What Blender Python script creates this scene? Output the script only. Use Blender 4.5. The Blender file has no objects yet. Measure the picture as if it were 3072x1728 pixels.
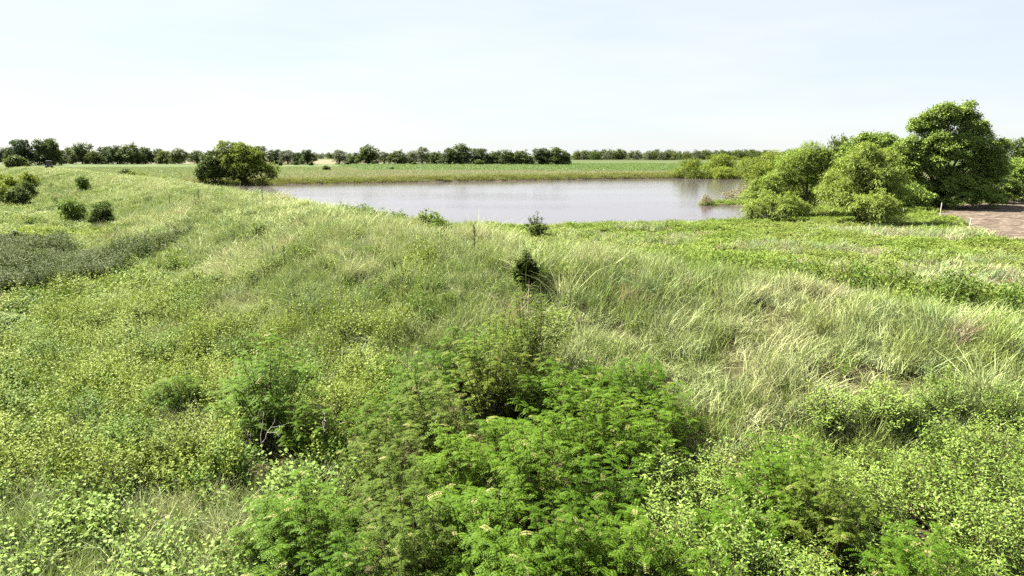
import bpy, math
import numpy as np
from mathutils import Vector
rad = math.radians
scene = bpy.context.scene
COL = scene.collection

# ---------------------------------------------------------------- camera
cam_data = bpy.data.cameras.new('camera')
cam_data.lens = 24.0; cam_data.sensor_width = 36.0
cam_data.clip_start = 0.1; cam_data.clip_end = 12000
cam = bpy.data.objects.new('camera', cam_data); COL.objects.link(cam)
cam.location = (0, 0, 7.0); cam.rotation_euler = (rad(90-11.02), 0, 0)
scene.camera = cam

# ---------------------------------------------------------------- sky and sun
SUN_DIR = Vector((-0.54, 0.38, 0.75)).normalized()       # towards the sun
SUN_ELEV = math.asin(SUN_DIR.z)
SUN_ROT = math.atan2(SUN_DIR.x, SUN_DIR.y)
world = bpy.data.worlds.new('World'); scene.world = world; world.use_nodes = True
wn = world.node_tree; wn.nodes.clear()
out = wn.nodes.new('ShaderNodeOutputWorld'); bg = wn.nodes.new('ShaderNodeBackground')
sky = wn.nodes.new('ShaderNodeTexSky'); sky.sky_type = 'NISHITA'; sky.sun_disc = False
sky.sun_elevation = SUN_ELEV; sky.sun_rotation = SUN_ROT
sky.altitude = 300; sky.air_density = 1.0; sky.dust_density = 0.6; sky.ozone_density = 1.0
# thin summer cloud veil, the same all round the sky
tc = wn.nodes.new('ShaderNodeTexCoord'); mp = wn.nodes.new('ShaderNodeMapping'); mp.inputs['Scale'].default_value = (1.0, 1.0, 6.0)
cn = wn.nodes.new('ShaderNodeTexNoise'); cn.inputs['Scale'].default_value = 2.2; cn.inputs['Detail'].default_value = 6; cn.inputs['Roughness'].default_value = 0.55
cr = wn.nodes.new('ShaderNodeMapRange'); cr.inputs['From Min'].default_value = 0.42; cr.inputs['From Max'].default_value = 0.72
cr.inputs['To Min'].default_value = 0.0; cr.inputs['To Max'].default_value = 1.0
vl = wn.nodes.new('ShaderNodeMix'); vl.data_type = 'RGBA'; vl.inputs[6].default_value = (2.9, 3.12, 3.3, 1); vl.inputs[7].default_value = (3.35, 3.42, 3.48, 1)
cm = wn.nodes.new('ShaderNodeMix'); cm.data_type = 'RGBA'; cm.inputs[0].default_value = 0.86
L = wn.links.new
L(tc.outputs['Generated'], mp.inputs['Vector']); L(mp.outputs[0], cn.inputs['Vector']); L(cn.outputs['Fac'], cr.inputs['Value'])
L(cr.outputs[0], vl.inputs[0]); L(vl.outputs[2], cm.inputs[7]); L(sky.outputs[0], cm.inputs[6]); L(cm.outputs[2], bg.inputs['Color']); L(bg.outputs[0], out.inputs[0])
bg.inputs['Strength'].default_value = 0.05
sun_data = bpy.data.lights.new('sun', 'SUN'); sun_data.energy = 5.0; sun_data.angle = rad(0.53); sun_data.color = (1.0, 0.94, 0.82)
sun = bpy.data.objects.new('sun', sun_data); COL.objects.link(sun)
sun.rotation_euler = SUN_DIR.to_track_quat('Z', 'Y').to_euler()
sun.location = (-60, 40, 90)
vs = scene.view_settings
vs.view_transform = 'Standard'; vs.look = 'None'; vs.gamma = 1.0; vs.use_curve_mapping = False; vs.exposure = 2.45
scene.cycles.max_bounces = 3; scene.cycles.diffuse_bounces = 0; scene.cycles.glossy_bounces = 2
scene.cycles.transmission_bounces = 3; scene.cycles.volume_bounces = 0; scene.cycles.use_denoising = False

# ---------------------------------------------------------------- terrain
WATER_Z = -0.5
CREST = np.array([(-260,330,0.2),(-190,262,2.2),(-150,216,2.8),(-122,183,3.25),(-61,113,3.0),(-28,70,2.65),
                  (-13,46,2.9),(-6,35.5,2.9),(0,29.5,2.75),(7,25,2.3),(16,19.5,1.55),(30,12,1.1),(60,-6,1.0)], float)
POND = np.array([(-6,73),(0.5,71.6),(14,73.6),(28.6,79.5),(35,84.5),(37,92),(37,101),(29.5,104),(29,107),(36,112),(44,118),(54,142),(68,182),(92,238),
                 (66,231),(26.5,217.5),(-32,192),(-69,175),(-78,168),(-80,160),(-68,142),(-50,119),(-33,94),(-21,78),(-13,72)], float)

def vnoise(x, y, s, seed=0):
    """smooth value noise in [-1,1], feature size s"""
    x = np.asarray(x, float)/s + seed*17.31; y = np.asarray(y, float)/s - seed*9.77
    xi = np.floor(x); yi = np.floor(y); fx = x-xi; fy = y-yi
    fx = fx*fx*(3-2*fx); fy = fy*fy*(3-2*fy)
    def h(a, b):
        v = np.sin(a*127.1+b*311.7+seed*74.7)*43758.5453
        return v-np.floor(v)
    a = h(xi,yi); b = h(xi+1,yi); c = h(xi,yi+1); d = h(xi+1,yi+1)
    return ((a*(1-fx)+b*fx)*(1-fy)+(c*(1-fx)+d*fx)*fy)*2-1

def seg_dist(x, y, P, closed):
    best = np.full(x.shape, 1e9); zz = np.zeros(x.shape)
    n = len(P)
    for i in range(n if closed else n-1):
        a = P[i]; b = P[(i+1) % n]
        dx, dy = b[0]-a[0], b[1]-a[1]
        t = np.clip(((x-a[0])*dx+(y-a[1])*dy)/(dx*dx+dy*dy), 0, 1)
        d = np.hypot(x-a[0]-t*dx, y-a[1]-t*dy)
        m = d < best
        best = np.where(m, d, best)
        if P.shape[1] > 2: zz = np.where(m, a[2]+(b[2]-a[2])*t, zz)
    return best, zz

def inside(x, y, P):
    P = np.asarray(P, float); r = np.zeros(np.shape(x), bool); n = len(P)
    for i in range(n):
        x0, y0 = P[i][:2]; x1, y1 = P[(i+1) % n][:2]
        if y0 == y1: continue
        c = ((y0 > y) != (y1 > y)) & (x < (x1-x0)*(y-y0)/(y1-y0)+x0)
        r ^= c
    return r

def pond_sd(x, y):
    d, _ = seg_dist(x, y, POND, True)
    return np.where(inside(x, y, POND), -d, d)

def crest_side(x, y):
    best = np.full(np.shape(x), 1e9); s = np.zeros(np.shape(x))
    for a, b in zip(CREST[:-1], CREST[1:]):
        dx, dy = b[0]-a[0], b[1]-a[1]
        t = np.clip(((x-a[0])*dx+(y-a[1])*dy)/(dx*dx+dy*dy), 0, 1)
        d = np.hypot(x-a[0]-t*dx, y-a[1]-t*dy); q = np.sign(dx*(y-a[1])-dy*(x-a[0]))
        m_ = d < best; best = np.where(m_, d, best); s = np.where(m_, q, s)
    return s*best            # positive on the pond side
def ramp(v, lo, hi): return np.clip((v-lo)/(hi-lo), 0, 1)
def basin(x, y):
    """0..1 over the lower ground on the dry side of the dam"""
    w = ramp(-crest_side(x, y), 3, 12)*ramp(-x, 3, 11)*ramp(y, 12, 24)*ramp(y, 210, 150); return w*w*(3-2*w)

def height(x, y):
    x = np.atleast_1d(np.asarray(x, float)); y = np.atleast_1d(np.asarray(y, float))
    r = np.hypot(x, y)
    plain = 0.12*vnoise(x, y, 9, 1) + 0.2*vnoise(x, y, 31, 2)
    # the far bank and the fields behind the pond lie a little higher than the water meadow
    plain = plain + 0.35*np.clip((y-150)/80, 0, 1)
    plain = plain-0.8*basin(x, y)
    d, zc = seg_dist(x, y, CREST, False)
    d = np.maximum(d + 0.5*vnoise(x, y, 7, 3), 0)
    ridge = zc + 0.12*vnoise(x, y, 4, 4) - 0.34*(np.sqrt(np.maximum(d-0.9, 0)**2+1.0)-1.0)
    k = 0.5
    hgt = np.maximum(plain, ridge) + np.maximum(0, k-np.abs(plain-ridge))**2/(4*k)
    sd = pond_sd(x, y)
    f = np.clip(sd/4.0, 0, 1); f = f*f*(3-2*f)*0.5+np.sqrt(f)*0.5
    out = WATER_Z + (hgt-WATER_Z)*f
    ins = WATER_Z + np.maximum(sd*0.35, -2.2)
    return np.where(sd > 0, out, ins)

# ---------------------------------------------------------------- helpers
def tag(o, label=None, cat=None, group=None, kind=None):
    if label: o['label'] = label
    if cat: o['category'] = cat
    if group: o['group'] = group
    if kind: o['kind'] = kind
    return o

def mesh_quads(name, V, mat, smooth=False):
    """V: (n,4,3) array, one loose quad each"""
    V = np.ascontiguousarray(V, np.float32); n = len(V)
    me = bpy.data.meshes.new(name)
    me.vertices.add(n*4); me.vertices.foreach_set('co', V.reshape(-1))
    me.loops.add(n*4); me.loops.foreach_set('vertex_index', np.arange(n*4, dtype=np.int32))
    me.polygons.add(n); me.polygons.foreach_set('loop_start', np.arange(0, n*4, 4, dtype=np.int32))
    me.materials.append(mat); me.update(calc_edges=True)
    return me

def mesh_idx(name, V, Fq, mat, smooth=True):
    """V: (n,3), Fq: (m,4) quads"""
    V = np.ascontiguousarray(V, np.float32); Fq = np.ascontiguousarray(Fq, np.int32)
    me = bpy.data.meshes.new(name)
    me.vertices.add(len(V)); me.vertices.foreach_set('co', V.reshape(-1))
    me.loops.add(Fq.size); me.loops.foreach_set('vertex_index', Fq.reshape(-1))
    me.polygons.add(len(Fq)); me.polygons.foreach_set('loop_start', np.arange(0, Fq.size, 4, dtype=np.int32))
    me.polygons.foreach_set('use_smooth', np.full(len(Fq), smooth))
    if mat: me.materials.append(mat)
    me.update(calc_edges=True); return me

def link(name, me, parent=None, loc=None, rz=0.0, scale=None):
    o = bpy.data.objects.new(name, me); COL.objects.link(o)
    if parent: o.parent = parent
    if loc is not None: o.location = loc
    o.rotation_euler = (0, 0, rz)
    if scale is not None: o.scale = scale
    return o

def nrm(v):
    return v/np.maximum(np.linalg.norm(v, axis=-1, keepdims=True), 1e-9)

def leaf_quads(c, d, up, ln, wd, fold=0.15):
    """diamond leaves: base c, direction d, upper-side hint up"""
    d = nrm(d); s = nrm(np.cross(d, up)); n = np.cross(s, d)
    ln = np.asarray(ln).reshape(-1, 1)*np.ones((len(c), 1)); wd = np.asarray(wd).reshape(-1, 1)*np.ones((len(c), 1))
    mid = c+d*ln*0.45+n*wd*fold
    return np.stack([c, mid-s*wd*0.5, c+d*ln, mid+s*wd*0.5], axis=1)

def tubes(paths, sides=6):
    """paths: list of (points (k,3), radii (k,)) -> V, F"""
    VV = []; FF = []; off = 0
    ang = np.linspace(0, 2*np.pi, sides, endpoint=False)
    for P, R in paths:
        P = np.asarray(P, float); R = np.asarray(R, float); k = len(P)
        T = nrm(np.gradient(P, axis=0))
        ref = np.where(np.abs(T[:, 2:3]) > 0.9, np.array([[1., 0, 0]]), np.array([[0, 0, 1.]]))
        A = nrm(np.cross(T, ref)); B = np.cross(T, A)
        V = P[:, None, :]+R[:, None, None]*(np.cos(ang)[None, :, None]*A[:, None, :]+np.sin(ang)[None, :, None]*B[:, None, :])
        VV.append(V.reshape(-1, 3))
        i = np.arange(k-1)[:, None]*sides; j = np.arange(sides)[None, :]; j2 = (j+1) % sides
        FF.append(np.stack([off+i+j, off+i+j2, off+i+sides+j2, off+i+sides+j], -1).reshape(-1, 4))
        off += k*sides
    return np.concatenate(VV), np.concatenate(FF)

# ---------------------------------------------------------------- materials
MATS = {}
def new_mat(name):
    m = bpy.data.materials.new(name); m.use_nodes = True; m.node_tree.nodes.clear(); MATS[name] = m
    return m, m.node_tree.nodes, m.node_tree.links.new

def leafmat(name, a, b, trans=0.35, rough=0.6, spec=0.08, patch=None, pscale=0.12, pamt=0.6, tint=(1.1, 1.15, 0.55)):
    """leaf material: each leaf lies between colours a and b; patch is a third colour in broad drifts"""
    m, N, Lk = new_mat(name)
    o = N.new('ShaderNodeOutputMaterial'); g = N.new('ShaderNodeNewGeometry'); oi = N.new('ShaderNodeObjectInfo')
    ad = N.new('ShaderNodeMath'); ad.operation = 'ADD'; Lk(g.outputs['Random Per Island'], ad.inputs[0]); Lk(oi.outputs['Random'], ad.inputs[1])
    ml = N.new('ShaderNodeMath'); ml.operation = 'MULTIPLY'; ml.inputs[1].default_value = 0.5; Lk(ad.outputs[0], ml.inputs[0])
    mx = N.new('ShaderNodeMix'); mx.data_type = 'RGBA'; mx.inputs[6].default_value = (*a, 1); mx.inputs[7].default_value = (*b, 1); Lk(ml.outputs[0], mx.inputs[0])
    col = mx.outputs[2]
    if patch:
        ns = N.new('ShaderNodeTexNoise'); ns.inputs['Scale'].default_value = pscale; ns.inputs['Detail'].default_value = 4; Lk(g.outputs['Position'], ns.inputs['Vector'])
        mr = N.new('ShaderNodeMapRange'); mr.inputs['From Min'].default_value = 0.48; mr.inputs['From Max'].default_value = 0.66; mr.inputs['To Max'].default_value = pamt
        Lk(ns.outputs['Fac'], mr.inputs['Value'])
        m2 = N.new('ShaderNodeMix'); m2.data_type = 'RGBA'; Lk(mr.outputs[0], m2.inputs[0]); Lk(col, m2.inputs[6]); m2.inputs[7].default_value = (*patch, 1)
        col = m2.outputs[2]
    p = N.new('ShaderNodeBsdfPrincipled'); p.inputs['Roughness'].default_value = rough; p.inputs['Specular IOR Level'].default_value = spec
    Lk(col, p.inputs['Base Color'])
    if trans > 0:
        t = N.new('ShaderNodeBsdfTranslucent'); tm = N.new('ShaderNodeMix'); tm.data_type = 'RGBA'; tm.blend_type = 'MULTIPLY'; tm.inputs[0].default_value = 1
        Lk(col, tm.inputs[6]); tm.inputs[7].default_value = (*tint, 1); Lk(tm.outputs[2], t.inputs['Color'])
        s = N.new('ShaderNodeMixShader'); s.inputs[0].default_value = trans; Lk(p.outputs[0], s.inputs[1]); Lk(t.outputs[0], s.inputs[2]); Lk(s.outputs[0], o.inputs[0])
    else: Lk(p.outputs[0], o.inputs[0])
    return m

def solid(name, a, b=None, scale=8.0, rough=0.8, bump=0.0, spec=0.3, stretch=None, metal=0.0):
    m, N, Lk = new_mat(name)
    o = N.new('ShaderNodeOutputMaterial'); p = N.new('ShaderNodeBsdfPrincipled'); Lk(p.outputs[0], o.inputs[0])
    p.inputs['Roughness'].default_value = rough; p.inputs['Specular IOR Level'].default_value = spec; p.inputs['Metallic'].default_value = metal
    g = N.new('ShaderNodeNewGeometry'); mp = N.new('ShaderNodeMapping'); Lk(g.outputs['Position'], mp.inputs[0])
    if stretch: mp.inputs['Scale'].default_value = stretch
    ns = N.new('ShaderNodeTexNoise'); ns.inputs['Scale'].default_value = scale; ns.inputs['Detail'].default_value = 6; Lk(mp.outputs[0], ns.inputs['Vector'])
    mr = N.new('ShaderNodeMapRange'); mr.inputs['From Min'].default_value = 0.35; mr.inputs['From Max'].default_value = 0.65; Lk(ns.outputs['Fac'], mr.inputs['Value'])
    mx = N.new('ShaderNodeMix'); mx.data_type = 'RGBA'; mx.inputs[6].default_value = (*a, 1); mx.inputs[7].default_value = (*(b or a), 1); Lk(mr.outputs[0], mx.inputs[0])
    Lk(mx.outputs[2], p.inputs['Base Color'])
    if bump:
        bp = N.new('ShaderNodeBump'); bp.inputs['Strength'].default_value = 1; bp.inputs['Distance'].default_value = bump; Lk(ns.outputs['Fac'], bp.inputs['Height']); Lk(bp.outputs[0], p.inputs['Normal'])
    return m

# grasses
G_GREEN = leafmat('grass_green', (0.138,0.209,0.042), (0.270,0.355,0.093), .2, patch=(0.316,0.327,0.124), pscale=.16, pamt=.5, tint=(1.05,1.05,.8))
G_PALE = leafmat('grass_pale', (0.288,0.365,0.133), (0.483,0.545,0.249), .2, patch=(0.483,0.455,0.255), pscale=.2, pamt=.5, tint=(1.05,1.05,.8))
G_DRY = leafmat('grass_dry', (0.276,0.224,0.149), (0.437,0.374,0.276), .25, tint=(1.1,1.0,.7))
G_BLUE = leafmat('grass_bluish', (0.145,0.211,0.080), (0.296,0.376,0.177), .2, tint=(1.05,1.05,.8))
# broad leaves
W_LIME = leafmat('weed_lime', (0.100,0.160,0.024), (0.205,0.273,0.055), .2, patch=(0.200,0.206,0.072), pscale=.11, pamt=.5)
W_RAG = leafmat('weed_greygreen', (0.026,0.047,0.006), (0.078,0.110,0.020), .2, patch=(0.086,0.110,0.032), pscale=.3, pamt=.5)
W_YEL = leafmat('vine_yellow', (0.165,0.229,0.032), (0.240,0.295,0.054), .35)
U_LEAF = leafmat('undergrowth_leaf', (0.097,0.145,0.020), (0.246,0.309,0.062), .2, patch=(0.199,0.243,0.042), pscale=.3, pamt=.5)
U_GREEN = leafmat('undergrowth_green', (0.052,0.105,0.013), (0.126,0.200,0.033), .2)
U_PALE = leafmat('bramble_pale', (0.111,0.185,0.034), (0.212,0.293,0.068), .2, tint=(1.1,1.1,.6))
LOCUST = leafmat('locust_leaf', (0.036,0.092,0.005), (0.124,0.206,0.018), .4, tint=(1.15,1.25,.3))
LOCUST_TIP = leafmat('locust_tip', (.17,.19,.05), (.29,.27,.11), .35)
DOG = leafmat('shrub_leaf', (0.082,0.140,0.019), (0.211,0.295,0.062), .2, rough=.5, spec=.12)
WIL = leafmat('willow_leaf', (0.155,0.230,0.041), (0.328,0.397,0.103), .33)
WIL_D = leafmat('willow_leaf_deep', (0.119,0.165,0.023), (0.243,0.292,0.055), .33)
COT = leafmat('cottonwood_leaf', (0.098,0.168,0.027), (0.277,0.367,0.087), .25, rough=.6, spec=.12)
FAR_D = leafmat('far_leaf_dark', (0.041,0.070,0.024), (0.108,0.144,0.054), .2)
FAR_M = leafmat('far_leaf_mid', (0.057,0.095,0.022), (0.144,0.179,0.050), .2)
FAR_G = leafmat('far_leaf_grey', (0.092,0.115,0.069), (0.184,0.207,0.131), .2)
SHRUB_D = leafmat('shrub_leaf_dark', (0.026,0.050,0.009), (0.090,0.126,0.024), .2)
LOCUST_O = leafmat('locust_leaf_olive', (.045,.085,.009), (.145,.195,.028), .35, tint=(1.15,1.2,.3))
SHRUB_M = leafmat('shrub_leaf_mid', (.060,.110,.015), (.145,.20,.036), .3)
BARK = solid('bark', (.10,.075,.05), (.18,.145,.11), 14, .9, .01)
TWIG = solid('twig', (.10,.08,.04), (.17,.14,.08), 20, .8)
DEADWOOD = solid('deadwood', (.36,.31,.26), (.50,.45,.40), 20, .8)

# ---------------------------------------------------------------- ground sheet
SOIL = [(57,94),(50.2,79),(42.5,63),(41.0,56.5),(48,49),(58,44),(150,40),(150,116),(84,110),(68,99)]
CROP = [(-64,287),(-20,284),(40,276),(150,268),(330,300),(560,660),(-40,640),(-52,530),(-70,490),(-120,480)]
STRIP = [(-95,385),(-330,330),(-480,520),(-200,520),(-90,500)]     # green crop strip left of the shore willow

def axis(lo, hi, step, far):
    c = list(np.arange(lo, hi+1e-6, step)); s = step
    while c[-1] < far: s *= 1.16; c.append(c[-1]+s)
    s = step; b = [lo]
    return c
def two_sided(lo, hi, step, flo, fhi):
    c = axis(lo, hi, step, fhi); s = step; v = lo; pre = []
    while v > flo: s *= 1.16; v -= s; pre.append(v)
    return np.array(pre[::-1]+c)

def grid_mesh(name, X, Y, zf, mat, keep=None):
    gx, gy = np.meshgrid(X, Y); nx, ny = len(X), len(Y)
    z = zf(gx.ravel(), gy.ravel())
    V = np.stack([gx.ravel(), gy.ravel(), z], 1)
    i, j = np.meshgrid(np.arange(nx-1), np.arange(ny-1)); a = (j*nx+i).ravel()
    Fq = np.stack([a, a+1, a+nx+1, a+nx], 1)
    if keep is not None:
        c = V[Fq].mean(1); k = keep(c[:, 0], c[:, 1]); Fq = Fq[k]
        used = np.unique(Fq); re = np.zeros(len(V), np.int32); re[used] = np.arange(len(used)); V = V[used]; Fq = re[Fq]
    return mesh_idx(name, V, Fq, mat), V

def lerp(a, b, t):
    return a+(b-a)*t[..., None]

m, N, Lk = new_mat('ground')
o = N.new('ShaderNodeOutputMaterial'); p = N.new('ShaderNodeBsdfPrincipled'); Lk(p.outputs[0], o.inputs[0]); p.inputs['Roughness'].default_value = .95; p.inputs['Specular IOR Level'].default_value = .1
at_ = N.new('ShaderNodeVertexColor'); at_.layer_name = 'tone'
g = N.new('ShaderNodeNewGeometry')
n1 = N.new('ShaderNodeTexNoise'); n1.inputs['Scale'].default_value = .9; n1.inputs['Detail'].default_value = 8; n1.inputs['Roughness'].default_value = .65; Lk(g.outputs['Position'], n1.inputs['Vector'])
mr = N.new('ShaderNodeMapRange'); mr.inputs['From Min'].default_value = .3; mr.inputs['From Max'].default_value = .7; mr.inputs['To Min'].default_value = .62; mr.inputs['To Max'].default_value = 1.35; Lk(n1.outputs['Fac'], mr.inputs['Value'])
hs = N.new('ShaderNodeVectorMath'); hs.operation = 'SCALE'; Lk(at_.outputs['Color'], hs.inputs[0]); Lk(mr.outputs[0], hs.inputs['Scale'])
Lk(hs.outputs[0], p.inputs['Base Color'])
bp = N.new('ShaderNodeBump'); bp.inputs['Distance'].default_value = .25; bp.inputs['Strength'].default_value = .8; Lk(n1.outputs['Fac'], bp.inputs['Height']); Lk(bp.outputs[0], p.inputs['Normal'])
GROUND = m

GX = two_sided(-150, 110, 1.0, -6000, 6000); GY = two_sided(-12, 262, 1.0, -300, 7000)
me, V = grid_mesh('ground', GX, GY, height, GROUND)
x, y = V[:, 0], V[:, 1]
dc, _ = seg_dist(x, y, CREST, False); sd = pond_sd(x, y)
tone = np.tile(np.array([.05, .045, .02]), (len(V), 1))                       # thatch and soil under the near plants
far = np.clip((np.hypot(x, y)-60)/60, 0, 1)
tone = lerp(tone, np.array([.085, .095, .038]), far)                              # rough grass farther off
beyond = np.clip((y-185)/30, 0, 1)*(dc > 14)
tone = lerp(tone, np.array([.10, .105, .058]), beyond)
wil = np.clip((y-640)/60, 0, 1)
tone = lerp(tone, np.array([.050, .066, .022]), wil)
tan = ((x > -330) & (x < -130) & (y > 560) & (y < 1000)).astype(float)
tone = lerp(tone, np.array([.135, .11, .065]), tan)
tone = lerp(tone, np.array([.06, .045, .03]), ((sd < 1.2)).astype(float))      # mud under the water's edge
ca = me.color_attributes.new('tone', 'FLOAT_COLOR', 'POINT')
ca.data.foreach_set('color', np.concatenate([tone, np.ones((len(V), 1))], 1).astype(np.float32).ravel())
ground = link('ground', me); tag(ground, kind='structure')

# bare worked soil at the right
SOILM = None
m, N, Lk = new_mat('soil')
o = N.new('ShaderNodeOutputMaterial'); p = N.new('ShaderNodeBsdfPrincipled'); Lk(p.outputs[0], o.inputs[0]); p.inputs['Roughness'].default_value = .95; p.inputs['Specular IOR Level'].default_value = .1
g = N.new('ShaderNodeNewGeometry'); mpn = N.new('ShaderNodeMapping'); mpn.inputs['Rotation'].default_value = (0, 0, rad(25)); mpn.inputs['Scale'].default_value = (.45, 1.6, 1); Lk(g.outputs['Position'], mpn.inputs[0])
n1 = N.new('ShaderNodeTexNoise'); n1.inputs['Scale'].default_value = 1.3; n1.inputs['Detail'].default_value = 9; n1.inputs['Roughness'].default_value = .7; n1.inputs['Distortion'].default_value = 1.2; Lk(mpn.outputs[0], n1.inputs['Vector'])
cr_ = N.new('ShaderNodeValToRGB'); e = cr_.color_ramp.elements; e[0].position = .40; e[0].color = (.030, .020, .014, 1); e[1].position = .62; e[1].color = (.19, .157, .122, 1)
k_ = cr_.color_ramp.elements.new(.5); k_.color = (.084, .066, .051, 1)
Lk(n1.outputs['Fac'], cr_.inputs[0]); Lk(cr_.outputs[0], p.inputs['Base Color'])
bp = N.new('ShaderNodeBump'); bp.inputs['Distance'].default_value = .12; Lk(n1.outputs['Fac'], bp.inputs['Height']); Lk(bp.outputs[0], p.inputs['Normal'])
SX = np.arange(38, 150, .45); SY = np.arange(40, 117, .45)
def soilz(x, y): return height(x, y)+.05+.05*vnoise(x, y, .9, 21)+.035*vnoise(x, y, .35*1.4, 22)
def soil_in(x, y): return inside(x+1.1*vnoise(x, y, 2.2, 5), y+1.1*vnoise(x, y, 2.6, 6), SOIL)
me, _ = grid_mesh('soil_field', SX, SY, soilz, m, soil_in)
tag(link('soil_field', me), kind='structure')

# far crop fields
CROPM = solid('crop_ground', (.040,.064,.024), (.058,.082,.034), .35, .95, .1, .1)
me, _ = grid_mesh('crop_field', np.arange(-130, 561, 5.), np.arange(262, 661, 5.), lambda x, y: height(x, y)+.12, CROPM, lambda x, y: inside(x, y, CROP))
tag(link('crop_field', me), kind='structure')
STRIPM = solid('strip_ground', (.045,.072,.018), (.062,.085,.026), .3, .95, .1, .1)
me, _ = grid_mesh('crop_field', np.arange(-485, -85, 5.), np.arange(325, 525, 5.), lambda x, y: height(x, y)+.12, STRIPM, lambda x, y: inside(x, y, STRIP))
tag(link('crop_field', me), kind='structure')

# ---------------------------------------------------------------- pond water
m, N, Lk = new_mat('pond_water')
o = N.new('ShaderNodeOutputMaterial'); p = N.new('ShaderNodeBsdfPrincipled'); Lk(p.outputs[0], o.inputs[0])
p.inputs['Base Color'].default_value = (.072, .056, .066, 1); p.inputs['Roughness'].default_value = .09; p.inputs['IOR'].default_value = 1.33; p.inputs['Specular IOR Level'].default_value = .5
g = N.new('ShaderNodeNewGeometry'); mpn = N.new('ShaderNodeMapping'); mpn.inputs['Rotation'].default_value = (0, 0, rad(-12)); mpn.inputs['Scale'].default_value = (.55, 1.25, 1); Lk(g.outputs['Position'], mpn.inputs[0])
n1 = N.new('ShaderNodeTexNoise'); n1.inputs['Scale'].default_value = 1.5; n1.inputs['Detail'].default_value = 5; n1.inputs['Roughness'].default_value = .6; Lk(mpn.outputs[0], n1.inputs['Vector'])
n2 = N.new('ShaderNodeTexNoise'); n2.inputs['Scale'].default_value = .035; n2.inputs['Detail'].default_value = 3; Lk(mpn.outputs[0], n2.inputs['Vector'])
mr = N.new('ShaderNodeMapRange'); mr.inputs['From Min'].default_value = .40; mr.inputs['From Max'].default_value = .60; mr.inputs['To Min'].default_value = .006; mr.inputs['To Max'].default_value = .02; Lk(n2.outputs['Fac'], mr.inputs['Value'])
bp = N.new('ShaderNodeBump'); bp.inputs['Strength'].default_value = 1.0; Lk(mr.outputs[0], bp.inputs['Distance']); Lk(n1.outputs['Fac'], bp.inputs['Height']); Lk(bp.outputs[0], p.inputs['Normal'])
me, _ = grid_mesh('pond_water', np.arange(-90, 100, 2.), np.arange(66, 246, 2.), lambda x, y: np.full(np.shape(x), WATER_Z), m, lambda x, y: pond_sd(x, y) < 3.5)
tag(link('pond_water', me), kind='structure')

# ---------------------------------------------------------------- scatter by geometry nodes
def scatter(name, protos, pts, rot, scl, idx, label=None, kind='stuff'):
    pts = np.asarray(pts, np.float32); n = len(pts)
    me = bpy.data.meshes.new(name); me.vertices.add(n); me.vertices.foreach_set('co', pts.ravel())
    a = me.attributes.new('rot', 'FLOAT_VECTOR', 'POINT'); a.data.foreach_set('vector', np.asarray(rot, np.float32).ravel())
    a = me.attributes.new('scl', 'FLOAT_VECTOR', 'POINT'); a.data.foreach_set('vector', np.asarray(scl, np.float32).ravel())
    a = me.attributes.new('idx', 'INT', 'POINT'); a.data.foreach_set('value', np.asarray(idx, np.int32))
    me.update()
    o = link(name, me); tag(o, label, kind=kind)
    ng = bpy.data.node_groups.new(name, 'GeometryNodeTree')
    ng.interface.new_socket('Geometry', in_out='INPUT', socket_type='NodeSocketGeometry'); ng.interface.new_socket('Geometry', in_out='OUTPUT', socket_type='NodeSocketGeometry')
    gi = ng.nodes.new('NodeGroupInput'); go = ng.nodes.new('NodeGroupOutput'); io = ng.nodes.new('GeometryNodeInstanceOnPoints')
    pc = bpy.data.collections.new(name+'_kinds')
    for k, q in enumerate(protos):
        po = bpy.data.objects.new('%s_kind_%02d' % (name, k), q); pc.objects.link(po)
    ci = ng.nodes.new('GeometryNodeCollectionInfo'); ci.inputs['Collection'].default_value = pc
    ci.inputs['Separate Children'].default_value = True; ci.inputs['Reset Children'].default_value = True
    def na(nm, t):
        q = ng.nodes.new('GeometryNodeInputNamedAttribute'); q.data_type = t; q.inputs['Name'].default_value = nm; return q.outputs['Attribute']
    K = ng.links.new
    K(gi.outputs[0], io.inputs['Points']); K(ci.outputs[0], io.inputs['Instance']); io.inputs['Pick Instance'].default_value = True
    K(na('idx', 'INT'), io.inputs['Instance Index'])
    er = ng.nodes.new('FunctionNodeEulerToRotation'); K(na('rot', 'FLOAT_VECTOR'), er.inputs[0]); K(er.outputs[0], io.inputs['Rotation'])
    K(na('scl', 'FLOAT_VECTOR'), io.inputs['Scale']); K(io.outputs[0], go.inputs[0])
    md = o.modifiers.new('plants', 'NODES'); md.node_group = ng
    return o

def in_view(x, y, marg=.93):
    return (np.abs(x) < marg*y+5) & (y > 5.5)

def sample(rng, box, dens, keep):
    """uniform random points in a box at dens per square metre that pass keep(x,y,rng) (a mask or a probability)"""
    x0, x1, y0, y1 = box; n = int((x1-x0)*(y1-y0)*dens)
    x = rng.uniform(x0, x1, n); y = rng.uniform(y0, y1, n)
    k = in_view(x, y); x, y = x[k], y[k]
    pr = keep(x, y); k = rng.random(len(x)) < pr
    return x[k], y[k]

def place(rng, x, y, tilt=.12, smin=.75, smax=1.25, sink=.03, zs=None, grow=None):
    n = len(x); z = height(x, y)-sink
    rot = np.stack([rng.normal(0, tilt, n), rng.normal(0, tilt, n), rng.uniform(0, 2*np.pi, n)], 1)
    s = rng.uniform(smin, smax, n)
    if grow is not None: s = s*grow
    sc = np.stack([s, s, s*(zs if zs is not None else 1.0)], 1)
    return np.stack([x, y, z], 1), rot, sc

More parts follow.
